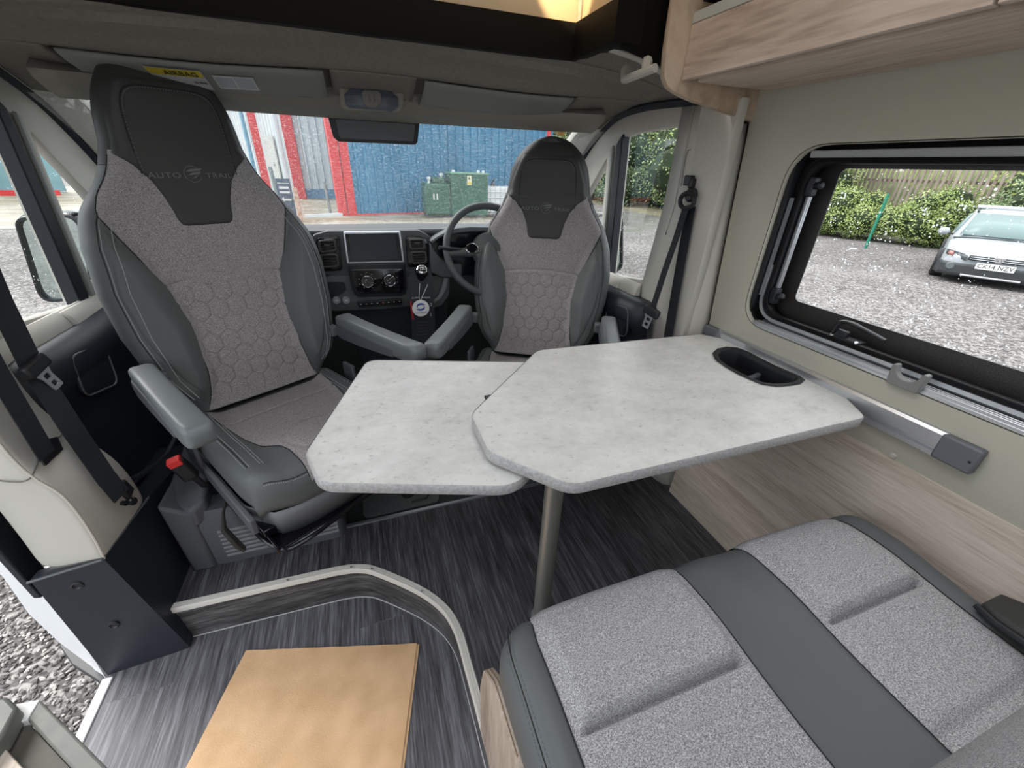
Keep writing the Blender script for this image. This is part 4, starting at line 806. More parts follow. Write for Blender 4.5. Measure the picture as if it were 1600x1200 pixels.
def make_seat(O, yaw, dz, labels, base_c, big, kw=1.0, rec=1.0, hs=1.0, hd=1.0):
    t = thing('captain_chair', (O[0], O[1], 0), labels, 'seat', 'swivelled cab seats', rz=yaw); LOCAL.add(t.name)
    ZB = 0.535+dz
    zs_w = [0.0, .05, .13, .25, .36, .46, .54, .61, .68, .76, .80, .84]
    ws_w = [.20, .225, .262, .285, .290, .278, .250, .215, .185, .172, .165, .158]
    def W(s):
        w_ = float(np.interp(s, zs_w, ws_w))*kw*(1+(hd-1)*ss(0.5, 0.64, s))
        if s > 0.70: w_ *= math.sqrt(max(0.0, 1-((s-0.70)/0.185)**2.8))
        return w_
    S1 = 0.885
    def YC(s): return -0.185-rec*float(np.interp(s, [0, .15, .35, .55, .65, .86], [0, .055, .115, .165, .178, .185]))
    def TH(s): return float(np.interp(s, [0, .1, .5, .7, .80, .862], [.10, .12, .11, .10, .09, .03]))
    def UB(s): return min(float(np.interp(s, [0, .05, .12, .25, .35, .42, .49, .53, .57, .66], [.185, .165, .150, .152, .172, .196, .228, .246, .226, .170])), W(s)-0.012)
    def FY(x, s):      # front surface
        w_ = max(W(s), 1e-4); y = YC(s); u = min(abs(x)/w_, 1)
        ub = float(np.interp(s, [0, .12, .25, .42, .5], [.175, .15, .152, .196, .23]))
        b = 0.062*ss(0.0, 0.10, s)*(1-ss(0.40, 0.56, s)); d = abs(x)-ub
        if d > -0.03: y += b*ss(-0.03, 0.045, d)
        y += 0.012*(1-(x/0.2)**2)*math.exp(-((s-0.13)/0.12)**2) if abs(x) < .2 else 0
        r = min(0.05, w_*0.5); e = w_-abs(x)
        if e < r: y -= r*(1-math.sqrt(max(0, 1-((r-e)/r)**2)))
        y -= 0.03*max(0, (s-0.78)/0.08)**2
        return y
    Ss = np.concatenate([np.linspace(0, 0.74, 70), 0.74+(S1-0.001-0.74)*np.sin(np.linspace(0, math.pi/2, 22))[1:]])
    ua = np.sin(np.linspace(-math.pi/2, math.pi/2, 61))
    body = MB(); rows = []
    for s in Ss:
        w_ = W(s); ro = [(u*w_, FY(u*w_, s), ZB+s*hs) for u in ua]; th = TH(s); yb = YC(s)-th
        re = FY(w_, s)
        back = [(math.cos(a)*w_, (re+yb)/2+0.0-(abs(re-yb)/2)*math.sin(a) if 0 else re+(yb-re)*math.sin(a), ZB+s*hs) for a in np.linspace(0, math.pi, 22)[1:-1]]
        rows.append(ro+back)
    ih = int(np.argmin(np.abs(Ss-0.635)))
    body.grid(rows[:ih+1], closeu=True); bo = obj('backrest', body, M_lea, t, smooth=60)
    hb2 = MB().grid(rows[ih:], closeu=True); hb2.add([p for p in rows[-1]], [tuple(range(len(rows[-1])))]); obj('headrest', hb2, M_leah, t, smooth=60)
    obj('headrest_joint', MB().tube(rows[ih][::3], 0.0013, 5, closed=True), M_seam, t)
    # fabric panel with honeycomb quilting
    big_n = 150 if big else 110
    F = []; sv = np.concatenate([np.linspace(0.004, 0.36, big_n), np.linspace(0.365, 0.665, 70)]); uu = np.linspace(-1, 1, big_n)
    for s in sv:
        ub = UB(s); xs_ = uu*ub; seam = 0.352-0.25*xs_**2*0+0.012*np.cos(xs_*9); ed = quilt_edge(xs_, np.full_like(xs_, s))
        q = 0.0042*np.exp(-(ed/0.0021)**2)*(s < seam-0.008)*np.clip((s-0.02)/0.02, 0, 1)*np.clip((seam-0.012-s)/0.006, 0, 1)*np.clip((ub*0.97-np.abs(xs_))/0.012, 0, 1)
        row = []
        for x, qq, sm in zip(xs_, q, seam):
            e = ub-abs(x); y = FY(x, s)+0.005*(1-math.exp(-e/0.004))-0.001+0.003*min(1, 1)*(s < sm)*(1-math.exp(-abs(s-sm)/0.01))-qq-0.004*math.exp(-((s-sm)/0.0022)**2)
            row.append((x, y, ZB+s*hs))
        F.append(row)
    obj('fabric_panel', MB().grid(F), M_fab, t, smooth=80)
    # dark yoke running down from the head into the fabric
    def TB(s): return float(np.interp(s, [.492, .494, .500, .51, .53, .56, .60, .635, .66, .68, .72, .80, .862], [.052, .062, .070, .075, .078, .086, .103, .132, .168, .172, .152, .118, .08]))
    Yk = []; ysv = np.concatenate([np.linspace(0.492, 0.66, 60), np.linspace(0.665, 0.815, 30)])
    for s in ysv:
        tb_ = min(TB(s), W(s)-0.018); lift = 0.009 if s < 0.66 else 0.009-0.003*min(1, (s-0.66)/0.02); row = []
        for u in np.linspace(-1, 1, 61):
            x = u*tb_; e = min((1-abs(u))*tb_, (s-0.492)+0.0006, (0.816-s)); row.append((x, FY(x, s)+lift*(1-math.exp(-e/0.005))+0.0015, ZB+s*hs))
        Yk.append(row)
    yk = obj('headrest_panel', MB().grid(Yk), M_leah, t, smooth=60)
    # leaf shaped bolster pads
    for sg in (-1, 1):
        B = []
        for s in np.linspace(0.055, 0.50, 60):
            k = (s-0.055)/0.445; inn = UB(s)-0.016*math.sin(math.pi*k)**0.7; out_ = min(W(s)-0.055+0.028*k, W(s)-0.014); 
            m_ = min(1, math.sin(math.pi*min(max(k, 0), 1))**0.5*1.05); mid = (inn+out_)/2; hw = max(0.001, (out_-inn)/2)*m_
            row = []
            for u in np.linspace(-1, 1, 25):
                x = sg*(mid+u*hw); row.append((x, FY(x, s)+0.0075*(1-math.exp(-(1-abs(u))*hw/0.005))*m_+0.001, ZB+s*hs))
            B.append(row)
        obj('side_bolster', MB().grid(B), M_lea, t, smooth=60)
    # seams and stitching
    sm_ = MB(); stl = []
    def onb(x, s, l=0.001): return (x, FY(x, s)+l, ZB+s*hs)
    for sg in (-1, 1):
        sm_.tube([onb(sg*UB(s), s, 0.002) for s in np.linspace(0.02, 0.655, 50)], 0.0013, 5)
        ln1 = [(sg*max(W(s)-0.030, 0.01), s) for s in np.linspace(0.06, 0.74, 200)]
        sm_.tube([onb(x, s, 0.0008) for x, s in ln1[::4]], 0.0012, 5)
        for off in (0.005, 0.030):
            stc = MB(); stl.append(stc)
            for i in range(0, 186, 1):
                x, s = ln1[i]; x -= sg*off*(1 if off < 0.01 else (0.6+0.4*math.sin(math.pi*i/199)))
                stc.box(onb(x, s, 0.0085 if (off > 0.01 and 5 < i < 130) else 0.001), (0.0017, 0.0017, 0.0026))
        yl = [(sg*(TB(s)-0.008 if s > 0.68 else 0.160), s) for s in np.linspace(0.60, 0.80, 46)]
    ysm = [(-0.118, 0.615), (-0.116, 0.72), (-0.105, 0.775), (-0.075, 0.797), (0, 0.80), (0.075, 0.797), (0.105, 0.775), (0.116, 0.72), (0.118, 0.615)]
    pth = [(p.x, p.y) for p in smooth_path([(a, b, 0) for a, b in ysm], 12)]
    sm_.tube([onb(x, s, 0.0095) for x, s in pth], 0.0014, 5)
    hst = MB()
    for i, (x, s) in enumerate(pth): hst.box(onb(x*0.965, s*1.0-(0.004 if abs(x) < .12 else 0), 0.0104), (0.0014, 0.0014, 0.0024))
    obj('seam', sm_, M_seam, t); 
    [obj('stitching', q_, M_sti if big else mat('dim stitching', (0.16, 0.17, 0.17), 0.8), t, smooth=0) for q_ in stl]
    obj('headrest_stitching', hst, mat('dim stitching', (0.16, 0.17, 0.17), 0.8), yk, smooth=0)
    # embroidered name on the yoke
    ms = mat('embroidery', (0.14, 0.145, 0.145), 0.6)
    sL = 0.612; yy = FY(0, sL)+0.0112; up_ = Vector((0, FY(0, 0.63)-FY(0, 0.58), 0.05)).normalized()
    for s_, x_, w_ in (('AUTO', 0.068, 1.35), ('TRAIL', -0.068, 1.25)):
        Mx = frame_mat((x_, yy-0.001, ZB+sL*hs), (-1, 0, 0), up_)
        text('logo_text', s_, ms, yk, Mx, 0.019, 0.0012, font_scale=w_, sp=1.15)
    em = MB()
    Mx = frame_mat((0, yy, ZB+sL*hs+0.004), (-1, 0, 0), up_)
    em.tube([Mx@Vector((0.021*math.cos(a), 0.021*math.sin(a), 0)) for a in np.linspace(0.5, 5.9, 26)], 0.0010, 5)
    for dy, x0, x1 in ((0.010, -0.016, 0.028), (0.001, -0.012, 0.024), (-0.008, -0.006, 0.014)):
        em.prism([Mx@Vector(p) for p in ((x0, dy-0.004, -0.001), (x1-0.008, dy-0.001, -0.001), (x1, dy+0.006, -0.001), (x0+0.012, dy+0.003, -0.001))], (up_*0.0+Vector((0, 0.0018, 0.0))))
    obj('logo_emblem', em, ms, yk, smooth=0)
    # ---------------- cushion
    CW, CY0, CY1 = 0.258, -0.21, 0.315; CZ = 0.515+dz
    def chh(x, y):
        z = CZ; k = abs(x)/CW
        z += 0.026*ss(0.15, 0.215, abs(x))*(1-ss(0.10, 0.27, y)*0.5)
        for d, r in ((CW-abs(x), 0.045), (CY1-y, 0.06)):
            if d < r: z -= r*(1-math.sqrt(max(0, 1-((r-d)/r)**2)))
        z += 0.012*ss(0.0, 0.2, y)
        return z
    def cxy(x, y):
        k = max(0, (y-(CY1-0.16))/0.16); u = x/CW; return x*(1-0.05*k*k*abs(u)**3), y-0.05*abs(u)**4*k
    cx = CW*np.sin(np.linspace(-math.pi/2, math.pi/2, 55)); cy = np.concatenate([np.linspace(CY0, CY1-0.06, 30), CY1-0.06+0.06*np.sin(np.linspace(0, math.pi/2, 14))[1:]])
    G = [[(*cxy(x, y), chh(x, y)) for x in cx] for y in cy]
    cb = MB().grid(G); rg = [G[j][0] for j in range(len(cy))]+[G[-1][i] for i in range(1, len(cx))]+[G[j][-1] for j in range(len(cy)-2, -1, -1)]
    cb.grid([rg, [(p[0]*1.01, p[1]+0.003, p[2]-0.03) for p in rg], [(p[0]*0.99, p[1]-0.002, min(p[2]-0.03, CZ-0.06)-0.02) for p in rg], [(p[0]*0.95, p[1]-0.02, CZ-0.115) for p in rg]])
    obj('seat_cushion', cb, M_lea, t, smooth=60)
    def fb(y): return float(np.interp(y, [-0.21, -0.05, 0.05, 0.12, 0.16, 0.20, 0.32], [.20, .185, .170, .150, .115, .108, .112]))
    K = []; fy = np.concatenate([np.linspace(CY0+0.03, CY1-0.05, 80), CY1-0.05+0.049*np.sin(np.linspace(0, math.pi/2, 16))[1:]])
    for y in fy:
        f_ = fb(y); row = []
        for u in np.linspace(-1, 1, 60):
            x = u*f_; e = (1-abs(u))*f_; a, b = cxy(x, y)
            gz = 0.005*(1-math.exp(-e/0.005))-0.001-0.005*math.exp(-((y+0.085-0.3*x*x)/0.003)**2)
            rr_ = math.hypot(x/0.095, (y-0.16)/0.085); gz += 0.004*ss(1.03, 0.93, rr_)-0.003*math.exp(-((rr_-1)/0.03)**2)
            row.append((a, b+(0.003 if y > CY1-0.02 else 0), chh(x, y)+gz))
        K.append(row)
    obj('seat_fabric', MB().grid(K), M_fab, t, smooth=80)
    s2 = MB(); st2l = []
    edge = [(CW-0.030, y) for y in np.linspace(-0.15, 0.20, 60)]
    for sg in (-1, 1):
        pts = [(sg*(CW-0.032), y) for y in np.linspace(-0.18, 0.225, 70)]; s2.tube([(*cxy(x, y), chh(x, y)+0.001) for x, y in pts], 0.0012, 5)
        for o in (-0.005, 0.005, 0.030, 0.038):
            st2 = MB(); st2l.append(st2)
            for x, y in pts: a = x-sg*o; st2.box((*cxy(a, y), chh(a, y)+0.0012), (0.0013, 0.0030, 0.0012))
        s2.tube([(*cxy(sg*(fb(y)+0.001), y), chh(fb(y), y)+0.001) for y in np.linspace(-0.17, CY1-0.004, 60)], 0.0012, 5)
    fr_ = [(x, CY1-0.012) for x in np.linspace(-CW+0.035, CW-0.035, 80)]
    s2.tube([(*cxy(x, y), chh(x, y)+0.001) for x, y in fr_], 0.0012, 5)
    st2 = MB(); st2l.append(st2)
    for x, y in fr_:
        a, b = cxy(x, y+0.0035); st2.box((a, b, chh(x, y+0.0035)+0.001), (0.0032, 0.0013, 0.0013))
    obj('cushion_seam', s2, M_seam, t); [obj('cushion_stitching', q_, M_sti if big else MATS['dim stitching'], t, smooth=0) for q_ in st2l]
    # ---------------- shroud under the cushion
    shr = MB(); rg2 = [cxy(x, y) for x, y in ([(-CW, y) for y in np.linspace(-0.2, 0.22, 12)]+[(x, CY1-0.005) for x in np.linspace(-CW*0.86, CW*0.86, 16)]+[(CW, y) for y in np.linspace(0.22, -0.2, 12)])]
    shr.grid([[(a*1.0, b, CZ-0.100) for a, b in rg2], [(a*1.0, b+0.004, CZ-0.125) for a, b in rg2], [(a*0.96, b-0.01, CZ-0.175-0.02*ss(0, 0.3, b)) for a, b in rg2]])
    obj('seat_shroud', shr, M_plasl, t, smooth=50, solid=0.004)
    for sg in (-1, 1):
        ar = obj('side_rail', MB().box((sg*0.268, 0.03, CZ-0.115), (0.016, 0.50, 0.05)).box((sg*0.274, -0.10, CZ-0.02), (0.014, 0.07, 0.16)), M_plas, t, bevel=0.004)
    swp = obj('swivel_plate', MB().box((0, 0.035, 0.243), (0.49, 0.58, 0.006)).box((-0.245, 0.035, 0.252), (0.006, 0.58, 0.024)).box((0.245, 0.035, 0.252), (0.006, 0.58, 0.024)), M_blkg, t, bevel=0.001)
    obj('slide_rail', MB().box((0.235, 0.02, 0.272), (0.034, 0.50, 0.026)), M_blkg, t, bevel=0.003)
    obj('slide_rail', MB().box((-0.235, 0.02, 0.272), (0.034, 0.50, 0.026)), M_blkg, t, bevel=0.003)
    obj('slide_bar', MB().tube(smooth_path([(0.262, -0.05, 0.27), (0.262, 0.12, 0.26), (0.245, 0.30, 0.245), (0.17, 0.345, 0.245), (-0.10, 0.345, 0.29), (-0.24, 0.36, 0.33)], 6), 0.0065, 10), M_blkg, t)
    # ---------------- armrests
    for sg in (-1, 1):
        A_ = MB(); rr = []; za = 0.735+dz
        for y, h, wd, o in ((-0.15, 0.014, 0.020, -0.004), (-0.147, 0.030, 0.027, 0), (-0.13, 0.036, 0.030, 0), (-0.02, 0.036, 0.030, -0.004), (0.12, 0.036, 0.031, -0.006), (0.26, 0.036, 0.031, -0.004), (0.295, 0.034, 0.030, 0), (0.312, 0.028, 0.026, 0.0), (0.318, 0.014, 0.016, 0.0)):
            cs = rnd([(-wd, -h*0.9), (wd, -h*0.9), (wd, h*0.75), (-wd, h*0.75)], [0.010, 0.010, 0.014, 0.014], 4)
            rr.append([(sg*0.305+a, y, za+b+o) for a, b in cs])
        A_.grid(rr, closeu=True); A_.add(rr[0], [tuple(range(len(rr[0])))[::-1]]); A_.add(rr[-1], [tuple(range(len(rr[-1])))])
        ao = obj('armrest', A_, M_arm, t, smooth=60)
        obj('armrest_underside', MB().prism([(sg*0.305-0.033, y, z) for y, z in ((-0.135, za-0.006), (0.21, za-0.008), (0.205, za-0.042), (0.0, za-0.058), (-0.13, za-0.062), (-0.15, za-0.04))], (0.066, 0, 0)), M_plas, ao, bevel=0.005)
        obj('pivot_cover', MB().lathe([(0.011, 0), (0.011, 0.003), (0.006, 0.003), (0, 0.001)], (sg*0.322, -0.105, za-0.018), (sg, 0, 0), 16), M_blk, ao)
    obj('armrest_bracket', MB().box((0.268, -0.16, 0.70+dz), (0.03, 0.04, 0.04)), M_lea, t, bevel=0.006); obj('armrest_bracket', MB().box((-0.268, -0.16, 0.70+dz), (0.03, 0.04, 0.04)), M_lea, t, bevel=0.006)
    # ---------------- floor box, stays square to the van
    inv = Matrix.LocRotScale(Vector((O[0], O[1], 0)), Euler((0, 0, yaw)), None).inverted()
    bx0, bx1, by0, by1 = base_c
    bm = MB(); ou = rnd([(bx0, by0), (bx1, by0), (bx1, by1), (bx0, by1)], 0.035, 5)
    bm.grid([[(a, b, 0.0) for a, b in ou], [(a, b, 0.17) for a, b in ou], [((a-(bx0+bx1)/2)*0.95+(bx0+bx1)/2, (b-(by0+by1)/2)*0.95+(by0+by1)/2, 0.228) for a, b in ou]], closeu=True)
    bm.add([((a-(bx0+bx1)/2)*0.95+(bx0+bx1)/2, (b-(by0+by1)/2)*0.95+(by0+by1)/2, 0.228) for a, b in ou], [tuple(range(len(ou)))])
    def wobj(name, mb, m, par, **k):
        mb.v = [tuple(inv@Vector(v)) for v in mb.v]; return obj(name, mb, m, par, **k)
    bs = wobj('seat_box', bm, M_plas, t, smooth=40)
    rib = MB()
    for k in range(7):
        z = 0.03+0.018*k; rib.prism([(bx0+0.09, by0-0.003, z), (bx1-0.02, by0-0.003, z), (bx1-0.02, by0+0.004, z+0.012), (bx0+0.09, by0+0.004, z+0.012)], (0, 0, 0.004))
    wobj('box_ribs', rib, M_plasl, bs, smooth=0)
    if big:
        wobj('box_cover', MB().prism([(bx0-0.012, by0-0.010, 0.0), (bx0+0.055, by0-0.010, 0.0), (bx0+0.05, by0-0.006, 0.24), (bx0-0.025, by0-0.006, 0.29)], (0, 0.30, 0)), M_plas, bs, bevel=0.01)
        wobj('box_tray', MB().prism([(bx0-0.03, by0+0.04, 0.27), (bx0-0.03, by0+0.34, 0.33), (bx0+0.06, by0+0.34, 0.33), (bx0+0.085, by0+0.02, 0.27), (bx0+0.05, by0-0.01, 0.25)], (0, 0, -0.07)), M_plas, bs, bevel=0.012, seg=3)
        wobj('tray_well', MB().prism([(bx0-0.012, by0+0.25, 0.322), (bx0-0.012, by0+0.33, 0.336), (bx0+0.045, by0+0.33, 0.336), (bx0+0.045, by0+0.25, 0.322)], (0, 0, 0.002)), M_blk, bs)
        wobj('release_lever', MB().tube([(bx0+0.14, by0+0.10, 0.26), (bx0+0.135, by0-0.02, 0.235), (bx0+0.13, by0-0.045, 0.19), (bx0+0.155, by0-0.06, 0.13), (bx0+0.165, by0-0.055, 0.10)], [0.006, 0.007, 0.015, 0.017, 0.012], 8, flat=0.5), mat('lever grey', (0.06, 0.058, 0.055), 0.5), bs)
    return t, inv

yL = math.atan2(-0.57, -0.82)      # facing (0.57, -0.82)
seatL, invL = make_seat((-0.29, 1.332), math.pi+R(31.8), -0.075, 'near left cab seat in grey fabric and leather, turned to face the table', (-0.645, -0.19, 1.165, 1.60), True, 1.09, 0.65, 1.125, 0.86)
seatR, invR = make_seat((0.59, 1.396), math.pi-R(28.3), -0.09, 'far right cab seat in front of the steering wheel, turned to face the table', (0.33, 0.80, 1.215, 1.60), False, 1.03, 1.045, 0.984, 0.93)
# red belt buckle beside the near seat
bu = thing('belt_buckle', (-0.6, 1.25, 0.3), 'red and black seat belt buckle beside the near seat cushion', 'belt buckle')
p = at(278, 722, 1, 1.20)
bk_ = obj('buckle_body', MB().box((p.x, p.y+0.012, p.z-0.035), (0.042, 0.030, 0.085), (0.15, -0.25, 0.2)), M_blk, bu, bevel=0.008)
obj('release_button', MB().box((p.x-0.007, p.y+0.0, p.z+0.002), (0.034, 0.026, 0.022), (0.15, -0.25, 0.2)), M_red, bk_, bevel=0.002)
obj('buckle_stalk', MB().tube([(p.x+0.01, p.y+0.02, p.z-0.07), (p.x+0.03, p.y+0.05, p.z-0.17), (p.x+0.06, p.y+0.08, p.z-0.24)], 0.012, 8, flat=0.5), M_blk, bu)

# ================================================================== DASHBOARD
YD = 1.86
M_dash = mat('dash grey green plastic', (0.075, 0.083, 0.083), 0.55, bump=0.08, bscale=500)
M_dashl = mat('dash lighter rim', (0.22, 0.235, 0.24), 0.45)
M_glow = mat('gauge glass', (0.01, 0.012, 0.015), 0.15)
def D_(pts, v=YD): return pp(pts, 1, v)
db = thing('dashboard', (0.1, 2.1, 0.55), 'dark grey dashboard with screen, vents and dials below the windscreen', 'dashboard')
# top pad and front
top = MB(); prof = [(2.62, 0.80), (2.55, 0.875), (2.3, 0.925), (2.05, 0.945), (1.93, 0.945), (1.905, 0.938), (1.90, 0.922), (1.93, 0.905), (1.935, 0.88), (1.93, 0.70), (1.99, 0.62), (2.1, 0.5), (2.2, 0.2), (2.2, 0.0)]
top.grid([[(x, y-0.16*((x-0.1)/0.95)**2*ss(1.95, 2.5, y), z) for x in np.linspace(-0.88, 1.08, 24)] for y, z in prof])
obj('dash_body', top, M_dash, db, smooth=40)
obj('top_ridge', MB().tube([(x, 1.905, 0.945) for x in np.linspace(-0.86, 1.06, 8)], 0.006, 8), M_dashl, db)
obj('shelf_slot', MB().box((0.1, 1.915, 0.918), (1.9, 0.03, 0.026)), M_rub, db)
# centre pod: grey shell with two vent wells
pod = rnd(D_([(488, 385), (490, 370), (512, 364), (655, 362.5), (672, 372), (683, 400), (694, 424), (640, 434), (540, 434), (502, 426)]), [0.01, 0.02, 0.03, 0.02, 0.03, 0.02, 0.01, 0.01, 0.01, 0.02], 5)
obj('centre_pod', plate(pod, th=0.07, ax=1, v=YD+0.045, bev=0.006), M_dash, db)
for k, pts in enumerate(([(494, 378), (498, 372.5), (529, 369), (534, 421), (506, 423), (500, 415)], [(635, 369), (663, 371.5), (671, 385), (672, 408), (666, 416), (638, 416)])):
    obj('vent_surround', plate(rnd(D_(pts, YD-0.0), 0.012, 4), th=0.02, ax=1, v=YD+0.004, bev=0.003), M_blkg, db)
for nm_, pts in (('a', [(497.5, 376.5), (524, 374), (526, 391), (499.5, 394.5)]), ('b', [(500, 398), (527, 395.5), (530, 416), (503, 418.5)]), ('c', [(638, 373.5), (662, 373.5), (664.5, 388.5), (641, 389.5)]), ('d', [(641, 393), (665, 392), (667, 410), (644, 412)])):
    q = D_(pts, YD-0.012); ro = rnd(q, 0.012, 4); c_ = Vector((sum(p[0] for p in q)/4, sum(p[1] for p in q)/4))
    v_ = obj('air_vent', plate(ro, [[(c_.x+(a-c_.x)*0.86, c_.y+(b-c_.y)*0.84) for a, b in ro]], th=0.016, ax=1, v=YD-0.012, bev=0.002), mat('vent rim', (0.045, 0.042, 0.042), 0.35), db)
    obj('vent_back', plate([(c_.x+(a-c_.x)*0.9, c_.y+(b-c_.y)*0.9) for a, b in ro], th=0.002, ax=1, v=YD-0.004), M_rub, v_)
    w_ = abs(q[1][0]-q[0][0])*0.80; h_ = abs(q[0][1]-q[3][1])
    for j in range(3): obj('vent_slat', MB().box((c_.x, YD-0.010, c_.y+h_*(j-1)*0.25), (w_, 0.014, 0.0028), (0.35, 0, 0)), mat('vent slat', (0.06, 0.055, 0.055), 0.4), v_)
    if nm_ in 'ac': obj('vent_tab', MB().box((c_.x, YD-0.02, c_.y+h_*0.12), (0.022, 0.01, 0.005)), MATS['vent slat'], v_)
# screen
scq = D_([(537, 363), (625, 362), (631, 409.5), (543, 411.5)], YD-0.05)
sc_o = obj('touch_screen', plate(rnd(scq, 0.004, 3), th=0.022, ax=1, v=YD-0.04, bev=0.0015), M_alu, db)
obj('screen_glass', plate(rnd(D_([(539, 365), (623, 364), (629, 407.5), (545, 409.5)], YD-0.052), 0.003, 3), th=0.003, ax=1, v=YD-0.0525), mat('screen glass', (0.004, 0.006, 0.009), 0.16), sc_o)
obj('screen_display', plate(D_([(544, 366), (617, 365), (622, 404), (549, 405.5)], YD-0.054), th=0.0008, ax=1, v=YD-0.0545), mat('display', (0.012, 0.02, 0.03), 0.22), sc_o)
# climate panel
cp = obj('climate_panel', plate(rnd(D_([(545, 413), (632, 411), (634, 452), (628, 461), (560, 463), (552, 452)], YD-0.02), 0.008, 4), th=0.03, ax=1, v=YD-0.01, bev=0.004), M_blk, db)
obj('panel_gloss', plate(rnd(D_([(549, 421), (630, 420), (631, 450), (626, 457), (562, 459), (556, 449)], YD-0.027), 0.006, 4), th=0.004, ax=1, v=YD-0.027, bev=0.001), M_blkg, cp)
for (px, py, a) in ((574.3, 440, -0.5), (609, 438.2, 0.65)):
    p = at(px, py, 1, YD-0.045)
    kb = obj('climate_knob', MB().lathe([(0.026, 0), (0.026, 0.012), (0.024, 0.018), (0, 0.018)], (p.x, YD-0.03, p.z), (0, -1, 0.08), 30), M_blkg, cp)
    obj('knob_ring', MB().tube([(p.x+0.0235*math.cos(t), YD-0.0485, p.z+0.0235*math.sin(t)) for t in np.linspace(0, 2*math.pi, 30, endpoint=False)], 0.0014, 6, closed=True), M_chr, kb)
    oo = rnd([(-0.010, -0.0075), (0.024, -0.0045), (0.024, 0.0045), (-0.010, 0.0075)], [0.0074, 0.003, 0.003, 0.0074], 5)
    obj('knob_pointer', MB().tube([(p.x+u*math.cos(a)-v*math.sin(a), YD-0.050, p.z+u*math.sin(a)+v*math.cos(a)) for u, v in oo], 0.0011, 6, closed=True), M_chr, kb)
    tk = MB()
    for t in np.linspace(math.radians(-150), math.radians(150), 9)+math.pi/2*0: tk.box((p.x+0.034*math.cos(t+math.pi/2), YD-0.030, p.z+0.034*math.sin(t+math.pi/2)), (0.003, 0.001, 0.003))
    obj('dial_marks', tk, mat('dial marks', (0.3, 0.3, 0.27), 0.6), cp, smooth=0)
# lower grey surround
obj('lower_surround', plate(rnd(D_([(516, 432), (546, 432), (556, 462), (634, 460), (636, 432), (650, 440), (652, 476), (600, 482), (500, 486), (500, 440)], YD+0.005), 0.006, 3), th=0.05, ax=1, v=YD+0.03, bev=0.003), M_dash, db)
obj('cup_recess', plate(rnd(D_([(500, 441), (538, 441), (541, 453), (536, 458), (520, 466), (500, 466)], YD+0.0), 0.008, 4), th=0.003, ax=1, v=YD+0.002), M_rub, db)
sw = obj('switch_bar', plate(rnd(D_([(559, 472), (627, 467), (628, 476), (561, 479)], YD-0.005), 0.004, 3), th=0.012, ax=1, v=YD-0.004, bev=0.002), M_blk, db)
for i in range(8):
    p = at(564+i*8.6, 475.2-i*0.62, 1, YD-0.012); obj('switch', MB().box((p.x, YD-0.012, p.z), (0.019, 0.006, 0.013)), M_blkg, sw, bevel=0.001)
    if i != 4: obj('switch_mark', MB().box((p.x, YD-0.0153, p.z), (0.006, 0.001, 0.003)), mat('switch mark', (0.45, 0.45, 0.45), 0.6), sw)
    else: obj('hazard_mark', MB().prism([(p.x-0.004, YD-0.0153, p.z-0.003), (p.x+0.004, YD-0.0153, p.z-0.003), (p.x, YD-0.0153, p.z+0.004)], (0, 0.001, 0)), mat('hazard red', (0.5, 0.1, 0.05), 0.5), sw)
for px, py in ((526, 471), (541, 471)):
    p = at(px, py, 1, YD-0.02); u_ = obj('power_socket', MB().lathe([(0.017, 0), (0.017, 0.008), (0.014, 0.012), (0, 0.012)], (p.x, YD, p.z), (0, -1, 0.15), 20), mat('socket grey', (0.22, 0.24, 0.25), 0.45), db, bevel=0)
    obj('socket_cap', MB().box((p.x, YD-0.013, p.z+0.002), (0.014, 0.003, 0.006)), mat('socket cap', (0.5, 0.52, 0.54), 0.5), u_)
# console down to the floor and gear stalk housing
obj('lower_console', MB().prism([(-0.09, 1.90, 0.64), (0.36, 1.90, 0.64), (0.30, 1.90, 0.0), (-0.05, 1.90, 0.0)], (0, 0.3, 0)), M_rub, db)
obj('knee_panel', plate(rnd(D_([(676, 432), (702, 432), (701, 460), (690, 476), (672, 482), (668, 440)], YD), 0.006, 3), th=0.04, ax=1, v=YD+0.02, bev=0.004), M_dash, db)
obj('knee_rim', MB().tube([tuple(at(x, y, 1, YD-0.01)) for x, y in ((697, 434), (694, 450), (687, 464), (672, 476))], [0.012, 0.012, 0.010, 0.006], 8, flat=0.6), M_dashl, db)
# instrument hood
hd_o = [(672, 377), (684, 369), (700, 361), (716, 358), (735, 356), (775, 357), (775, 362), (737, 361), (718, 363), (707, 366), (706, 386), (717, 397), (720, 405), (700, 412), (690, 404), (680, 388)]
obj('binnacle_hood', MB().prism([tuple(at(x, y, 1, YD-0.03)) for x, y in [(672, 377), (684, 369), (700, 361), (716, 357), (735, 355), (800, 356), (800, 361), (737, 361.5), (718, 364), (700, 367), (686, 373), (676, 381)]], (0, 0.12, 0)), mat('hood grey', (0.10, 0.112, 0.115), 0.5), db, bevel=0.004)
obj('instrument_glass', MB().prism([tuple(at(x, y, 1, YD+0.01)) for x, y in [(676, 381), (700, 366), (800, 362), (800, 430), (700, 430)]], (0, 0.01, 0)), M_glow, db)
obj('pod_sweep', MB().prism([tuple(at(x, y, 1, YD-0.035)) for x, y in [(672, 380), (680, 392), (690, 405), (704, 412), (722, 412), (722, 434), (690, 434), (672, 426)]], (0, 0.05, 0)), M_dash, db, bevel=0.006)
stk_ = obj('column_stalk', MB().tube([tuple(at(686, 387, 1, YD-0.10)), tuple(at(706, 389, 1, YD-0.08)), tuple(at(735, 391, 1, YD-0.06))], [0.009, 0.008, 0.007], 10), M_blk, db)
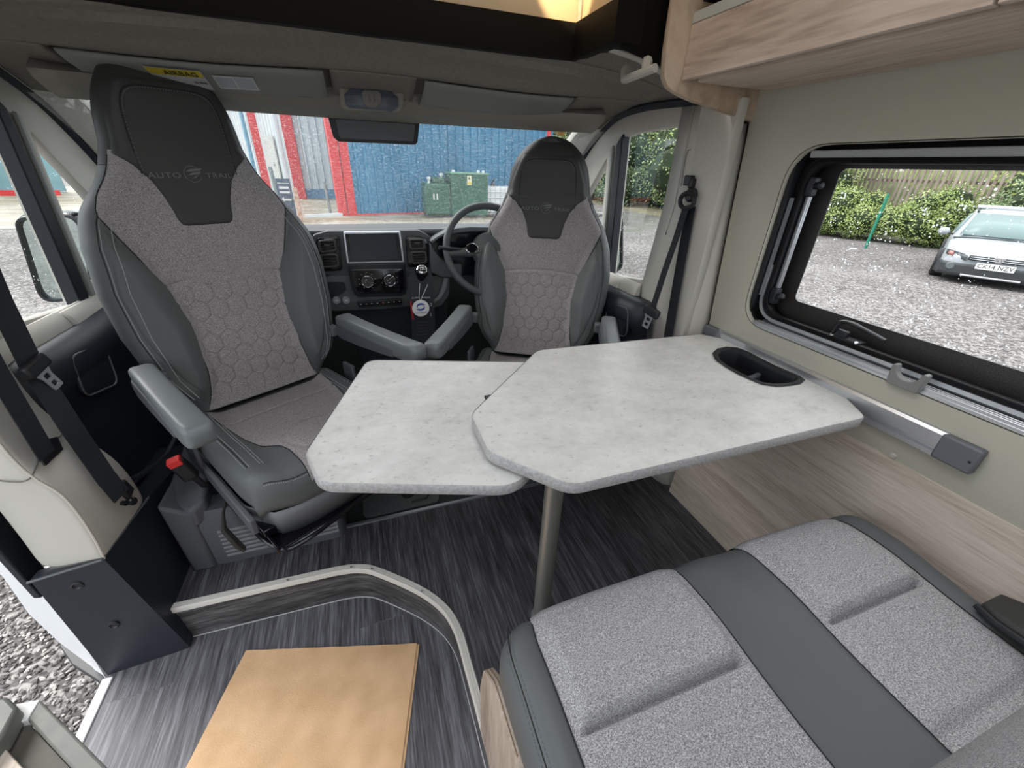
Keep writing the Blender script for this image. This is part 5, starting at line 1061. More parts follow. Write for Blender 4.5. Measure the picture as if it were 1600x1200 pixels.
# steering wheel
swl = thing('steering_wheel', (0.53, 1.78, 0.55), 'grey leather steering wheel behind the far seat', 'steering wheel')
wc = at(765, 391, 1, 1.79); ax_ = Vector((0, -math.cos(R(24)), math.sin(R(24)))); ux = Vector((1, 0, 0)); uy = ax_.cross(ux)*-1
uy = Vector((0, math.sin(R(24)), math.cos(R(24))))
WR = 0.192
obj('rim', MB().tube([wc+ux*WR*math.cos(t)+uy*WR*math.sin(t) for t in np.linspace(0, 2*math.pi, 60, endpoint=False)], 0.0155, 14, closed=True), mat('wheel leather', (0.07, 0.08, 0.08), 0.5, bump=0.1, bscale=400), swl)
hub_ = obj('hub', MB().lathe([(0.075, -0.03), (0.08, -0.005), (0.07, 0.015), (0.04, 0.025), (0, 0.027)], wc, ax_, 30), M_dash, swl)
for ang in (182, -2, 250, 290):
    dv_ = ux*math.cos(R(ang))+uy*math.sin(R(ang)); obj('spoke', MB().tube([wc+dv_*0.05, wc+dv_*0.12-ax_*0.005, wc+dv_*0.185], [0.026, 0.018, 0.014], 10, flat=1.0), M_dash, swl)
bt = wc+ux*-0.085+uy*0.005+ax_*0.022
obj('switch_pad', MB().lathe([(0.026, 0), (0.024, 0.006), (0, 0.007)], bt, ax_, 12, (1.0, 0.75)), M_blkg, swl); obj('switch_rim', MB().tube([bt+ux*0.027*math.cos(t)+uy*0.020*math.sin(t)+ax_*0.002 for t in np.linspace(0, 2*math.pi, 16, endpoint=False)], 0.002, 6, closed=True), M_chr, swl)
# gear lever with hang tag and brochure
gk = thing('gear_lever', (0.24, 1.78, 0.55), 'gear lever with chrome ringed knob on the dashboard', 'gear lever')
gp = at(659, 424, 1, 1.74)
axk = Vector((0.05, -0.55, 0.83)).normalized()
kn = obj('knob', MB().lathe([(0.006, -0.055), (0.014, -0.045), (0.020, -0.025), (0.0265, -0.006), (0.026, 0.006), (0.021, 0.014), (0, 0.017)], gp, axk, 28), M_blkg, gk, smooth=60)
obj('knob_ring', MB().lathe([(0.0225, 0.0135), (0.0195, 0.0162), (0.0175, 0.0165), (0.0175, 0.0150), (0.0225, 0.0125)], gp, axk, 28), M_chr, kn, smooth=60)
Mk = frame_mat(gp+axk*0.0175, (1, 0, 0), axk.cross(Vector((1, 0, 0))))
text('shift_pattern', '1 3 5', mat('knob print', (0.7, 0.7, 0.7), 0.5), kn, Mk@Matrix.Translation((0, 0.004, 0)), 0.009, 0.0003); text('shift_pattern', '2 4 R', MATS['knob print'], kn, Mk@Matrix.Translation((0, -0.006, 0)), 0.009, 0.0003)
obj('shaft', MB().tube([gp-axk*0.05, gp+Vector((0, 0.04, -0.12)), gp+Vector((0, 0.09, -0.19))], [0.008, 0.014, 0.03], 12), M_blk, gk)
br_ = thing('hanging_brochure', (0.25, 1.74, 0.5), 'black hanging brochure with white lettering on the gear lever', 'brochure')
bo_ = D_([(639, 446), (640, 430), (650, 420), (662, 416), (672, 422), (677, 434), (681, 520), (682, 568), (648, 568)], 1.745)
bb = obj('card', plate(rnd(bo_, 0.004, 3), th=0.004, ax=1, v=1.755), mat('brochure card', (0.022, 0.024, 0.030), 0.5), br_)
obj('red_edge', plate(D_([(640.5, 471), (643, 471), (647, 499), (644, 499)], 1.75), th=0.006, ax=1, v=1.752), mat('brochure red', (0.45, 0.02, 0.03), 0.5), bb)
MW = mat('white print', (0.62, 0.62, 0.60), 0.6)
def tx(s_, px, py, size, m, par, y, name='print', fs=1.0):
    p = at(px, py, 1, y); return text(name, s_, m, par, frame_mat(p, (1, 0, 0), (0, 0, 1)), size, 0.0003, font_scale=fs)
tx('AUTO', 649.5, 465.5, 0.0095, MW, bb, 1.752, 'title', 1.35); tx('3', 673, 492, 0.018, MW, bb, 1.752, 'number'); tx('2', 673.5, 476, 0.018, MW, bb, 1.752, 'number'); tx('TRAIL', 667, 465, 0.0095, MW, bb, 1.752, 'title', 1.35)
dl_ = MB()
for i in range(5): p = at(660, 503+i*5.0, 1, 1.752); dl_.box((p.x, 1.752, p.z), (0.05, 0.0006, 0.0014))
obj('small_print', dl_, mat('dim print', (0.10, 0.10, 0.11), 0.6), bb, smooth=0)
tg = thing('hang_tag', (0.25, 1.72, 0.62), 'round white hang tag with a blue swirl on a string', 'tag')
tp = at(657.5, 481.5, 1, 1.725)
tgd = obj('disc', MB().lathe([(0.0365, 0), (0.0365, 0.002), (0, 0.002)], (tp.x, 1.725, tp.z), (0, -1, 0), 36), mat('tag card', (0.72, 0.71, 0.70), 0.6), tg)
MBl = mat('tag blue', (0.03, 0.06, 0.30), 0.5)
swm = MB(); cz = tp.z+0.006
for sgn in (1, -1):
    pts = [(0.0225*(1-0.45*k)*math.cos(a)*sgn, 0.016*(1-0.35*k)*math.sin(a)*sgn) for k, a in [(i/16, math.pi*(0.15+1.25*i/16)) for i in range(17)]]
    rr = [0.0018+0.0042*math.sin(math.pi*min(i/11, 1)) for i in range(17)]
    P = []
    for (a, b), r_ in zip(pts, rr):
        n_ = Vector((a, b)).normalized(); P.append([(tp.x+a-n_.x*r_, 1.7225, cz+b-n_.y*r_), (tp.x+a+n_.x*r_*0.4, 1.7225, cz+b+n_.y*r_*0.4)])
    swm.grid(P)
obj('swirl', swm, MBl, tgd, smooth=0)
text('tag_text', 'AUTOSMART', MBl, tgd, frame_mat((tp.x, 1.7225, tp.z-0.020), (1, 0, 0), (0, 0, 1)), 0.0095, 0.0002)
tg_w = mat('white string', (0.75, 0.75, 0.73), 0.7)
obj('string', MB().tube([gp+Vector((-0.012, 0.0, -0.05)), (tp.x-0.005, 1.722, tp.z+0.045), (tp.x, 1.7225, tp.z+0.032)], 0.0012, 6), tg_w, tg)
obj('string', MB().tube([gp+Vector((0.022, 0.0, -0.055)), (tp.x+0.006, 1.722, tp.z+0.045), (tp.x, 1.7225, tp.z+0.032)], 0.0012, 6), tg_w, tg)

# ================================================================== OVERHEAD: visors, lamp, mirror
def vpt(x, y, d=0.0): return (x, y, hz(x, y)-d)
for nm_, x0, x1, lab in (('l', -0.64, -0.035, 'grey sun visor above the near seat with a warning label'), ('r', 0.245, 0.765, 'grey sun visor above the driver seat')):
    sv_ = thing('sun_visor', ((x0+x1)/2, 1.6, 1.38), lab, 'sun visor', 'sun visors')
    ou = rnd([(x0, 1.535), (x1, 1.535), (x1, 1.695), (x0, 1.70)], 0.025, 6)
    P = []; c_ = ((x0+x1)/2, 1.615)
    g = [[vpt(x, y, 0.004+0.010*(1-abs(2*(y-1.535)/0.165-1)**4)) for x in np.linspace(x0+0.004, x1-0.004, 30)] for y in np.linspace(1.535, 1.70, 10)]
    obj('panel', MB().grid(g), M_visor, sv_, solid=0.006, smooth=50)
    cl_ = obj('clip', MB().box(vpt(x1-0.075 if nm_ == 'l' else x0+0.09, 1.690, 0.010), (0.030, 0.010, 0.006)).box(vpt(x1-0.075 if nm_ == 'l' else x0+0.09, 1.702, 0.006), (0.018, 0.008, 0.008)), mat('clip grey', (0.16, 0.16, 0.15), 0.5), sv_, bevel=0.001)
    obj('visor_edge', MB().tube([vpt(x, 1.703, 0.006) for x in np.linspace(x0+0.01, x1-0.01, 16)], 0.0025, 6), mat('visor seam', (0.03, 0.03, 0.03), 0.8), sv_)
    if nm_ == 'l':
        def lab_(px0, px1, y0, y1, m, name, d=0.0155):
            q = [at(*c, 1, 1.6) for c in ((px0, 0), (px1, 0))]
            return None
        def lpt(x, y, d): return vpt(x, y, d)
        def decal(name, x0_, x1_, y0_, y1_, m, par, d=0.0185):
            G_ = [[lpt(x, y, d) for x in np.linspace(x0_, x1_, 6)] for y in np.linspace(y0_, y1_, 5)]
            return obj(name, MB().grid(G_), m, par, smooth=0)
        wl = decal('airbag_label', -0.47, -0.345, 1.540, 1.655, mat('label white', (0.5, 0.52, 0.52), 0.6), sv_)
        decal('label_band', -0.468, -0.347, 1.542, 1.580, mat('label yellow', (0.55, 0.44, 0.03), 0.6), wl, 0.0192)
        p = lpt(-0.395, 1.562, 0.0205); text('label_text', 'AIRBAG', M_blk, wl, frame_mat(p, (1, 0, 0), (0, -0.97, 0.24)), 0.036, 0.0003, font_scale=0.62)
        for xx in (-0.375, -0.362, -0.352): obj('label_figure', MB().box(lpt(xx, 1.615, 0.0195), (0.005, 0.045, 0.0008)), M_blk, wl)
        w2 = decal('picture_label', -0.325, -0.225, 1.560, 1.640, mat('label white', (0.5, 0.52, 0.52), 0.6), sv_)
        for (a, b) in ((-0.321, -0.278), (-0.274, -0.229)): decal('label_picture', a, b, 1.570, 1.630, mat('label grey', (0.33, 0.37, 0.38), 0.6), w2, 0.0192)
lc = thing('cab_lamp', (0.105, 1.62, 1.39), 'cab reading lamp between the two sun visors', 'lamp')
def lq(pts, d): return [Vector(at(x, y, 1, 1.60))+Vector((0, 0, -d)) for x, y in pts]
def lplate(pts, r, y, th): return plate(rnd(pp(pts, 1, y), r, 5), th=th, ax=1, v=y, bev=0.002)
obj('housing', lplate([(531, 133), (536, 129), (622, 135), (629, 139), (628, 168), (622, 175), (540, 171), (533, 166)], 0.006, 1.66, 0.03), M_hdr, lc)
obj('lens', lplate([(539, 149), (547, 140), (608, 143), (621, 153), (621, 167), (612, 173), (545, 167), (541, 162)], 0.006, 1.64, 0.012), mat('dark lens', (0.05, 0.065, 0.085), 0.25), lc)
obj('switch_plate', lplate([(566, 145), (570, 142), (590, 143.5), (595, 148), (595, 160), (588, 167.5), (575, 167), (568, 160)], 0.006, 1.632, 0.008), mat('switch taupe', (0.15, 0.142, 0.128), 0.6), lc)
sl_ = MB()
for px in (577, 585): p = at(px, 153, 1, 1.626); sl_.box((p.x, 1.626, p.z), (0.0015, 0.002, 0.018))
obj('switch_line', sl_, M_blk, lc, smooth=0)
mi = thing('rear_view_mirror', (0.1, 1.86, 1.28), 'black rear view screen hanging at the top of the windscreen', 'mirror')
mo_ = rnd(pp([(514, 182), (654, 192), (651, 222), (648, 224), (529, 219), (522, 213)], 1, 1.82), [0.004, 0.004, 0.006, 0.004, 0.006, 0.01], 4)
obj('housing', plate(mo_, th=0.03, ax=1, v=1.835, bev=0.004), M_blk, mi)
obj('screen', plate(rnd(pp([(524, 186), (649, 194), (646, 221), (531, 216)], 1, 1.815), 0.006, 4), th=0.002, ax=1, v=1.817), mat('mirror screen', (0.002, 0.002, 0.003), 0.3), mi)
obj('stem', MB().tube([(0.1, 1.83, 1.29), (0.1, 1.845, 1.335)], 0.012, 8), M_blk, mi)
# grab handle
gh = thing('grab_handle', (0.72, 1.13, 1.42), 'pale grab handle on the headlining beside the locker end', 'grab handle')
M_hand = mat('handle beige', (0.42, 0.40, 0.35), 0.6)
g0, g1 = Vector(at(973, 126, 2, 1.418)), Vector(at(1024, 106, 2, 1.43))
obj('bar', MB().tube([g0+(g1-g0)*t+Vector((0, 0, 0)) for t in (0, .1, .5, .9, 1)], [0.006, 0.010, 0.010, 0.010, 0.010], 10), M_hand, gh)
for t in (0.05, 0.72): q = g0+(g1-g0)*t; obj('mount', MB().tube([q, q+Vector((0.02, 0.03, 0.028))], [0.010, 0.014], 8), M_hand, gh)
# yellow disc sticker inside the windscreen
p = at(876, 205, 1, 1.87); tgs = tag(obj('windscreen_sticker', MB().lathe([(0.022, 0), (0.022, 0.001), (0, 0.001)], (p.x, 1.87, p.z), (0, -1, 0.5), 24), mat('sticker orange', (0.85, 0.42, 0.02), 0.5)), 'round orange disc sticker at the top of the windscreen', 'sticker')
obj('sticker_marks', MB().box((p.x, 1.8675, p.z+0.008), (0.022, 0.001, 0.006), (0.2, 0.35, 0)).box((p.x-0.002, 1.8675, p.z-0.001), (0.026, 0.001, 0.002), (0.2, 0.35, 0)), M_blk, tgs, smooth=0)

# ================================================================== OUTSIDE
def leaf_mat(name, c1, c2, c3):
    m = mat(name, c2, 0.6); n = m.node_tree; b = n.nodes['Principled BSDF']
    g = n.nodes.new('ShaderNodeNewGeometry'); r = n.nodes.new('ShaderNodeValToRGB'); e = r.color_ramp.elements
    e[0].color = (*c1, 1); e[1].color = (*c3, 1); k = e.new(0.5); k.color = (*c2, 1)
    n.links.new(g.outputs['Random Per Island'], r.inputs[0]); n.links.new(r.outputs[0], b.inputs['Base Color'])
    b.inputs['Specular IOR Level'].default_value = 0.6
    return m
L1 = leaf_mat('bright leaves', (0.13, 0.20, 0.05), (0.30, 0.40, 0.11), (0.50, 0.58, 0.24))
L2 = leaf_mat('mid leaves', (0.08, 0.13, 0.05), (0.20, 0.28, 0.12), (0.38, 0.46, 0.26))
L3 = leaf_mat('yellow leaves', (0.16, 0.19, 0.05), (0.36, 0.40, 0.10), (0.54, 0.56, 0.20))
M_bark = mat('bark', (0.10, 0.08, 0.06), 0.9, col2=(0.2, 0.16, 0.12), scale=8)
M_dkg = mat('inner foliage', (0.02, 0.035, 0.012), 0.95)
def foliage(seed, n, rx, ry, rz, ls, tufts=26):
    rr = np.random.default_rng(seed); T = []
    for i in range(tufts):
        d = rr.normal(size=3); d /= np.linalg.norm(d); d[2] = abs(d[2])*1.0-0.25; k = rr.uniform(0.45, 0.95); T.append((d*k*np.array([rx, ry, rz]), rr.uniform(0.28, 0.5)))
    V = np.zeros((n*4, 3)); per = n//tufts; j = 0
    for c, r in T:
        for q in range(per):
            d = rr.normal(size=3); d /= np.linalg.norm(d); rad = r*min(rx, rz)*rr.uniform(0.75, 1.05)
            p = c+d*rad; a = rr.normal(size=3); a /= np.linalg.norm(a); bb_ = np.cross(a, d); bb_ /= (np.linalg.norm(bb_)+1e-6); s_ = ls*rr.uniform(.6, 1.3)
            V[j*4:j*4+4] = [p-a*s_, p+bb_*s_*.45, p+a*s_, p-bb_*s_*.45]; j += 1
    mb = MB(); mb.v = [tuple(v) for v in V[:j*4]]; mb.f = [(4*i, 4*i+1, 4*i+2, 4*i+3) for i in range(j)]
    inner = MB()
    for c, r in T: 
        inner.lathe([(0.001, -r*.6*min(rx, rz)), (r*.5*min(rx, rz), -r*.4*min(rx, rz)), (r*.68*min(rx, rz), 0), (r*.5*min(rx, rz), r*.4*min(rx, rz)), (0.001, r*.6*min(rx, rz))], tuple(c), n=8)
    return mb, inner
fol_cache = {}
def bush(x, y, z, s, m, kind, label, cat, group, rz=0, trunk=True):
    t = thing(cat, (x, y, z), label, cat, group, rz=rz); t.scale = s; LOCAL.add(t.name)
    key = (kind, m.name)
    if kind not in fol_cache:
        k_, p_ = foliage(kind, 26000 if kind < 3 else 30000, 1, 1, 1, 0.029 if kind < 3 else 0.019, 44 if kind < 3 else 60); fol_cache[kind] = (k_, p_)
    if key not in fol_cache:
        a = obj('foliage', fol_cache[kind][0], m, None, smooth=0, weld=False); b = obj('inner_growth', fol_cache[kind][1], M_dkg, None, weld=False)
        for o in (a, b): o.parent = t; o.location = (0, 0, 0.55)
        fol_cache[key] = (a.data, b.data)
    else:
        for nm_, d in zip(('foliage', 'inner_growth'), fol_cache[key]):
            o = bpy.data.objects.new(nm_, d); C.objects.link(o); o.parent = t; o.location = (0, 0, 0.55)
    st_ = obj('stem', MB().tube([(0, 0, -0.05), (0.03, 0.02, 0.4), (-0.03, 0.05, 0.8)], [0.05, 0.035, 0.015], 8), M_bark); st_.parent = t
    return t
# hedge beyond the yard, from behind the parked car round to the far right of the windscreen
LB = 'hedge bushes along the edge of the yard'
bl = [(18.0, 6.2, 1.5, L2, 0, 'dark green bush directly behind the white parked car'), (17.6, 8.6, 1.15, L1, 1, 'green bush rising behind the bonnet mirror of the white parked car'),
      (16.6, 10.6, 1.12, L1, 2, 'bright green bush seen in the middle of the side window, right of the green post'), (15.6, 12.9, 1.6, L1, 0, 'bright green bush seen at the left edge of the side window'),
      (17.6, 15.5, 2.1, L2, 1, 'green bush low down at the right edge of the driver window'), (17.6, 19.0, 2.0, L2, 2, 'green bush seen in the lower driver window between two green posts'),
      (16.8, 23.0, 2.2, L2, 0, 'dark green bush seen in the lower left of the driver window'), (16.4, 27.5, 2.4, L2, 1, 'green bush seen through the narrow quarter glass of the driver door')]
for i, (x, y, s_, m_, k_, lab) in enumerate(bl): bush(x, y, GZ-0.1, (s_, s_*1.15, s_), m_, k_, lab, 'bush', LB, rz=i*1.3)
tl = [(20.5, 4.6, 3.4, L3, 3, 'yellow green tree at the top right corner of the side window', 1.1), (22.5, 6.4, 2.3, L3, 4, 'yellow green tree behind the roof bars of the white car', 0.4),
      (17.5, 15.2, 3.0, L1, 3, 'bright green tree at the top left of the side window', 1.0), (19.0, 19.5, 3.9, L1, 3, 'tall bright green tree filling the right of the driver window', 1.5),
      (18.5, 24.5, 4.2, L2, 4, 'tall green tree in the middle of the driver window', 1.8), (17.5, 29.5, 4.5, L1, 3, 'green tree at the left of the driver window', 2.0), (15.0, 33.0, 4.4, L2, 3, 'green tree at the far right end of the windscreen beside the blue building', 2.0)]
for i, (x, y, s_, m_, k_, lab, zz) in enumerate(tl): bush(x, y, GZ+zz*0.4, (s_, s_, s_), m_, k_, lab, 'tree', 'trees beyond the fence', rz=i*0.9)
# undergrowth bank behind
struct('ground_bank', MB().prism([(18.8, 3, GZ), (23, 3, 2.2), (30, 3, 2.6), (30, 3, GZ)], (0, 30, 0)), mat('grass bank', (0.07, 0.10, 0.03), 0.9, col2=(0.16, 0.2, 0.06), scale=3, bump=0.5, bscale=20), 'grassy bank behind the hedge')
# slatted timber fence on the bank
tf = thing('timber_fence', (20.3, 9.5, 1.2), 'weathered brown timber paling fence above the hedge', 'fence')
M_pale = mat('weathered paling', (0.20, 0.155, 0.125), 0.85, col2=(0.36, 0.30, 0.26), scale=5, stretch=(1, 1, 0.2))
for i in range(34):
    y = 8.4+i*0.17; x = 20.3-0.06*i*0.17
    obj('paling', MB().box((x, y, 1.5), (0.03, 0.095, 3.0), (random.uniform(-.02, .02), 0, 0)), M_pale, tf)
obj('fence_rail', MB().box((20.36, 11.2, 2.2), (0.05, 5.8, 0.10)), M_pale, tf); obj('fence_rail', MB().box((20.36, 11.2, 1.2), (0.05, 5.8, 0.10)), M_pale, tf)
# green mesh fence posts along the hedge
M_gp = mat('green fence paint', (0.02, 0.20, 0.13), 0.5)
for i, (px0, py0, px1, py1, dist, lab) in enumerate(((1352, 388, 1390, 302, 13.6, 'green steel fence post in the middle of the side window'), (1033, 324, 1041, 282, 16.6, 'green steel fence post at the right of the driver window'), (977, 318, 983, 276, 16.2, 'green steel fence post at the left of the driver window'), (930, 312, 934, 275, 15.6, 'green steel fence post seen through the quarter glass'))):
    b_ = at(px0, py0, 2, GZ) if i == 0 else at(px0, py0, 0, dist); h_ = 1.5 if i == 0 else 1.75
    tag(obj('fence_post', MB().box((b_.x, b_.y, GZ+h_/2), (0.06, 0.06, h_)), M_gp, bevel=0.004), lab, 'fence post', 'green fence posts')
# concrete verge
struct('ground_verge', MB().prism([(13.2, 14.8, GZ), (17.0, 14.0, GZ), (17.4, 30, GZ), (14.5, 30, GZ)], (0, 0, 0.03)), mat('pale verge', (0.16, 0.14, 0.085), 0.8, col2=(0.24, 0.22, 0.14), scale=3), 'yellowish verge in front of the hedge')
struct('ground_wet', plate(rnd([(6.5, 12.2), (14.0, 12.6), (14.5, 18.5), (9.5, 20.5), (7.0, 16.0)], 0.8), th=0.012, ax=2, v=GZ+0.006), mat('wet tarmac', (0.25, 0.25, 0.24), 0.12, col2=(0.45, 0.44, 0.42), scale=0.8, detail=6), 'wet shining tarmac beyond the driver window')
# concrete apron by the warehouse
struct('ground_apron', plate([(-16, 14.8), (-2.0, 15.2), (9.5, 14.9), (9.5, 22), (-16, 60)], th=0.02, ax=2, v=GZ+0.01), M_conc, 'wet yellowish concrete apron in front of the buildings')

# blue warehouse
U = Vector((0.977, 0.213, 0)); Nn = Vector((0.213, -0.977, 0)); B0 = Vector((-0.06, 17.95, GZ))
def clad(p0, u, nrm, length, h, pitch, depth, z0=0.0):
    mb = MB(); row = []; x = 0.0
    while x < length:
        for dx, dd in ((0, 0), (pitch*0.62, 0), (pitch*0.70, depth), (pitch*0.92, depth)):
            row.append(p0+u*(x+dx)+nrm*dd)
        x += pitch
    mb.grid([[tuple(p+Vector((0, 0, z0))) for p in row], [tuple(p+Vector((0, 0, h))) for p in row]]); return mb
M_blue = mat('blue cladding', (0.022, 0.155, 0.28), 0.5, col2=(0.04, 0.21, 0.36), scale=0.7, stretch=(1, 1, 0.25))
M_gclad = mat('grey cladding', (0.50, 0.55, 0.57), 0.5, col2=(0.60, 0.64, 0.66), scale=0.6)
M_redp = mat('red steel column', (0.60, 0.03, 0.035), 0.5)
bw = thing('blue_warehouse', tuple(B0), 'blue corrugated warehouse with red corner columns beyond the windscreen', 'building')
obj('wall', clad(B0, U, Nn, 8.85, 8.0, 0.34, 0.07), M_blue, bw, smooth=0)
obj('wall_core', MB().prism([tuple(B0-Nn*0.05), tuple(B0+U*8.9-Nn*0.05), tuple(B0+U*8.9-Nn*6), tuple(B0+U*1.9-Nn*6)], (0, 0, 8)), M_blue, bw)
for d0 in (-0.60, -0.26): obj('corner_column', MB().prism([tuple(B0+U*d0+Nn*0.08), tuple(B0+U*(d0+0.30)+Nn*0.08), tuple(B0+U*(d0+0.30)-Nn*0.2), tuple(B0+U*d0-Nn*0.2)], (0, 0, 8)), M_redp, bw)
obj('corner_column', MB().prism([tuple(B0+U*8.75+Nn*0.06), tuple(B0+U*9.05+Nn*0.06), tuple(B0+U*9.05-Nn*0.2), tuple(B0+U*8.75-Nn*0.2)], (0, 0, 8)), M_redp, bw)
obj('base_rail', MB().prism([tuple(B0+Nn*0.12), tuple(B0+U*8.7+Nn*0.12), tuple(B0+U*8.7), tuple(B0)], (0, 0, 0.07)), M_redp, bw)
# grey warehouse behind
gw = thing('grey_warehouse', (-2.6, 26.5, GZ), 'grey corrugated warehouse with red columns at the left of the windscreen', 'building')
G0 = Vector((-2.45, 26.1, GZ)); gu = Vector((1, 0.1, 0)).normalized()
obj('wall', clad(G0, gu, Vector((0.1, -1, 0)).normalized(), 7, 11, 0.36, 0.12, 0.5), M_gclad, gw, smooth=0)
obj('plinth', MB().prism([tuple(G0), tuple(G0+gu*7), tuple(G0+gu*7+Vector((0, 1, 0))), tuple(G0+Vector((0, 1, 0)))], (0, 0, 0.5)), mat('blue plinth', (0.10, 0.24, 0.38), 0.6), gw)
G1 = Vector((-2.95, 26.2, GZ)); gd = Vector((-2.0, 4.5, 0)).normalized(); gn = Vector((-4.5, -2.0, 0)).normalized()
obj('side_wall', clad(G1, gd, gn, 26, 11, 0.5, 0.04), M_gclad, gw, smooth=0)
obj('column', MB().box((-2.68, 26.0, GZ+5.5), (0.5, 0.4, 11)), M_redp, gw)
obj('column', MB().box((-4.75, 30.2, GZ+5.5), (0.55, 0.5, 11)), M_redp, gw); obj('column', MB().box((-7.2, 35.6, GZ+5.5), (0.6, 0.6, 11)), M_redp, gw)
obj('drain_pipe', MB().tube([(-3.25, 26.6, GZ), (-3.25, 26.6, GZ+11)], 0.14, 10), mat('pale pipe', (0.6, 0.68, 0.72), 0.4), gw)
obj('drain_pipe', MB().tube([(-5.5, 31.2, GZ), (-5.5, 31.2, GZ+11)], 0.10, 10), mat('blue pipe', (0.12, 0.35, 0.5), 0.4), gw)
dp = G1+gd*2.3+gn*0.10
dd_ = obj('door', MB().prism([tuple(dp-gd*0.9), tuple(dp+gd*0.9), tuple(dp+gd*0.9+gn*0.06), tuple(dp-gd*0.9+gn*0.06)], (0, 0, 2.9)), mat('grey door', (0.46, 0.47, 0.45), 0.6), gw)
obj('door_handle', MB().lathe([(0.09, 0), (0.09, 0.06), (0, 0.07)], tuple(dp-gd*0.3+gn*0.08+Vector((0, 0, 1.6))), tuple(gn), 10), M_alu, dd_)

# oil tanks and white tanks by the blue wall
M_tank = mat('green tank plastic', (0.012, 0.085, 0.05), 0.45, col2=(0.02, 0.11, 0.065), scale=2)
t1 = thing('oil_tank', (3.1, 17.2, GZ), 'smaller green oil tank at the left against the blue wall', 'tank', 'green oil tanks')
obj('body', MB().box((3.0, 17.35, 0.02), (1.0, 1.0, 1.1)), M_tank, t1, bevel=0.08, seg=3)
obj('raised_top', MB().box((3.1, 17.4, 0.66), (0.5, 0.6, 0.22)), M_tank, t1, bevel=0.05)
for x_ in (2.72, 3.2): obj('breather_cap', MB().lathe([(0.045, 0), (0.045, 0.12), (0.075, 0.13), (0.075, 0.2), (0, 0.22)], (x_, 17.2, 0.70 if x_ > 3 else 0.57), n=12), mat('cap white', (0.65, 0.68, 0.68), 0.5), t1)
obj('sight_marks', MB().box((2.82, 16.845, 0.12), (0.05, 0.01, 0.2)).box((2.95, 16.845, 0.12), (0.05, 0.01, 0.2)), MATS['cap white'], t1, smooth=0)
obj('stand', MB().box((3.0, 17.35, -0.59), (0.9, 0.9, 0.12)), M_blk, t1)
t2 = thing('oil_tank', (4.2, 17.3, GZ), 'large square green oil tank with a small yellow and white notice', 'tank', 'green oil tanks')
obj('body', MB().box((4.2, 17.35, 0.19), (1.45, 1.2, 1.44)), M_tank, t2, bevel=0.02)
obj('lid', MB().box((4.2, 17.35, 0.93), (1.52, 1.26, 0.06)), mat('tank lid', (0.16, 0.32, 0.22), 0.4), t2, bevel=0.01)
for x_ in (3.62, 4.6, 4.8): obj('filler_cap', MB().lathe([(0.06, 0), (0.06, 0.08), (0, 0.1)], (x_, 17.0, 0.95), n=12), MATS['cap white'], t2)
for x_ in (3.65, 4.78): obj('support_leg', MB().box((x_, 16.95, -0.60), (0.20, 0.16, 0.16)), M_tank, t2)
nt_ = obj('notice', MB().box((4.18, 16.74, 0.70), (0.17, 0.01, 0.32)), mat('notice cream', (0.68, 0.66, 0.45), 0.6), t2, smooth=0)
obj('notice_symbol', MB().prism([(4.13, 16.73, 0.74), (4.23, 16.73, 0.74), (4.18, 16.73, 0.83)], (0, 0.005, 0)), M_blk, nt_)
obj('notice_band', MB().box((4.18, 16.732, 0.60), (0.15, 0.005, 0.08)), mat('notice yellow', (0.7, 0.55, 0.08), 0.5), nt_)
M_ibc = mat('white tank plastic', (0.62, 0.66, 0.66), 0.45, col2=(0.72, 0.75, 0.74), scale=3)
for k, (x_, y_, lab) in enumerate(((5.42, 17.5, 'white caged liquid tank beside the large green tank'), (6.6, 17.9, 'white caged liquid tank partly hidden behind the far seat'))):
    ib = thing('liquid_tank', (x_, y_, GZ), lab, 'tank', 'white caged tanks')
    obj('container', MB().box((x_, y_, 0.0), (0.95, 0.95, 0.95)), M_ibc, ib, bevel=0.06)
    obj('lid', MB().lathe([(0.10, 0), (0.10, 0.06), (0, 0.08)], (x_, y_, 0.47), n=12), M_blk, ib)
    obj('spout', MB().tube([(x_-0.2, y_-0.2, 0.47), (x_-0.14, y_-0.2, 0.60), (x_-0.08, y_-0.2, 0.78)], [0.06, 0.05, 0.02], 8), M_blk if k == 0 else M_ibc, ib)
    cg = MB()
    for q in np.linspace(-0.5, 0.5, 6):
        cg.tube([(x_+q, y_-0.5, -0.55), (x_+q, y_-0.5, 0.5)], 0.012, 5); cg.tube([(x_-0.5, y_-0.5, q*1.0), (x_+0.5, y_-0.5, q*1.0)], 0.012, 5); cg.tube([(x_-0.5, y_+q, -0.55), (x_-0.5, y_+q, 0.5)], 0.012, 5)
    obj('cage', cg, M_alu, ib, smooth=0); obj('pallet', MB().box((x_, y_, -0.58), (1.0, 1.0, 0.13)), M_blk, ib)
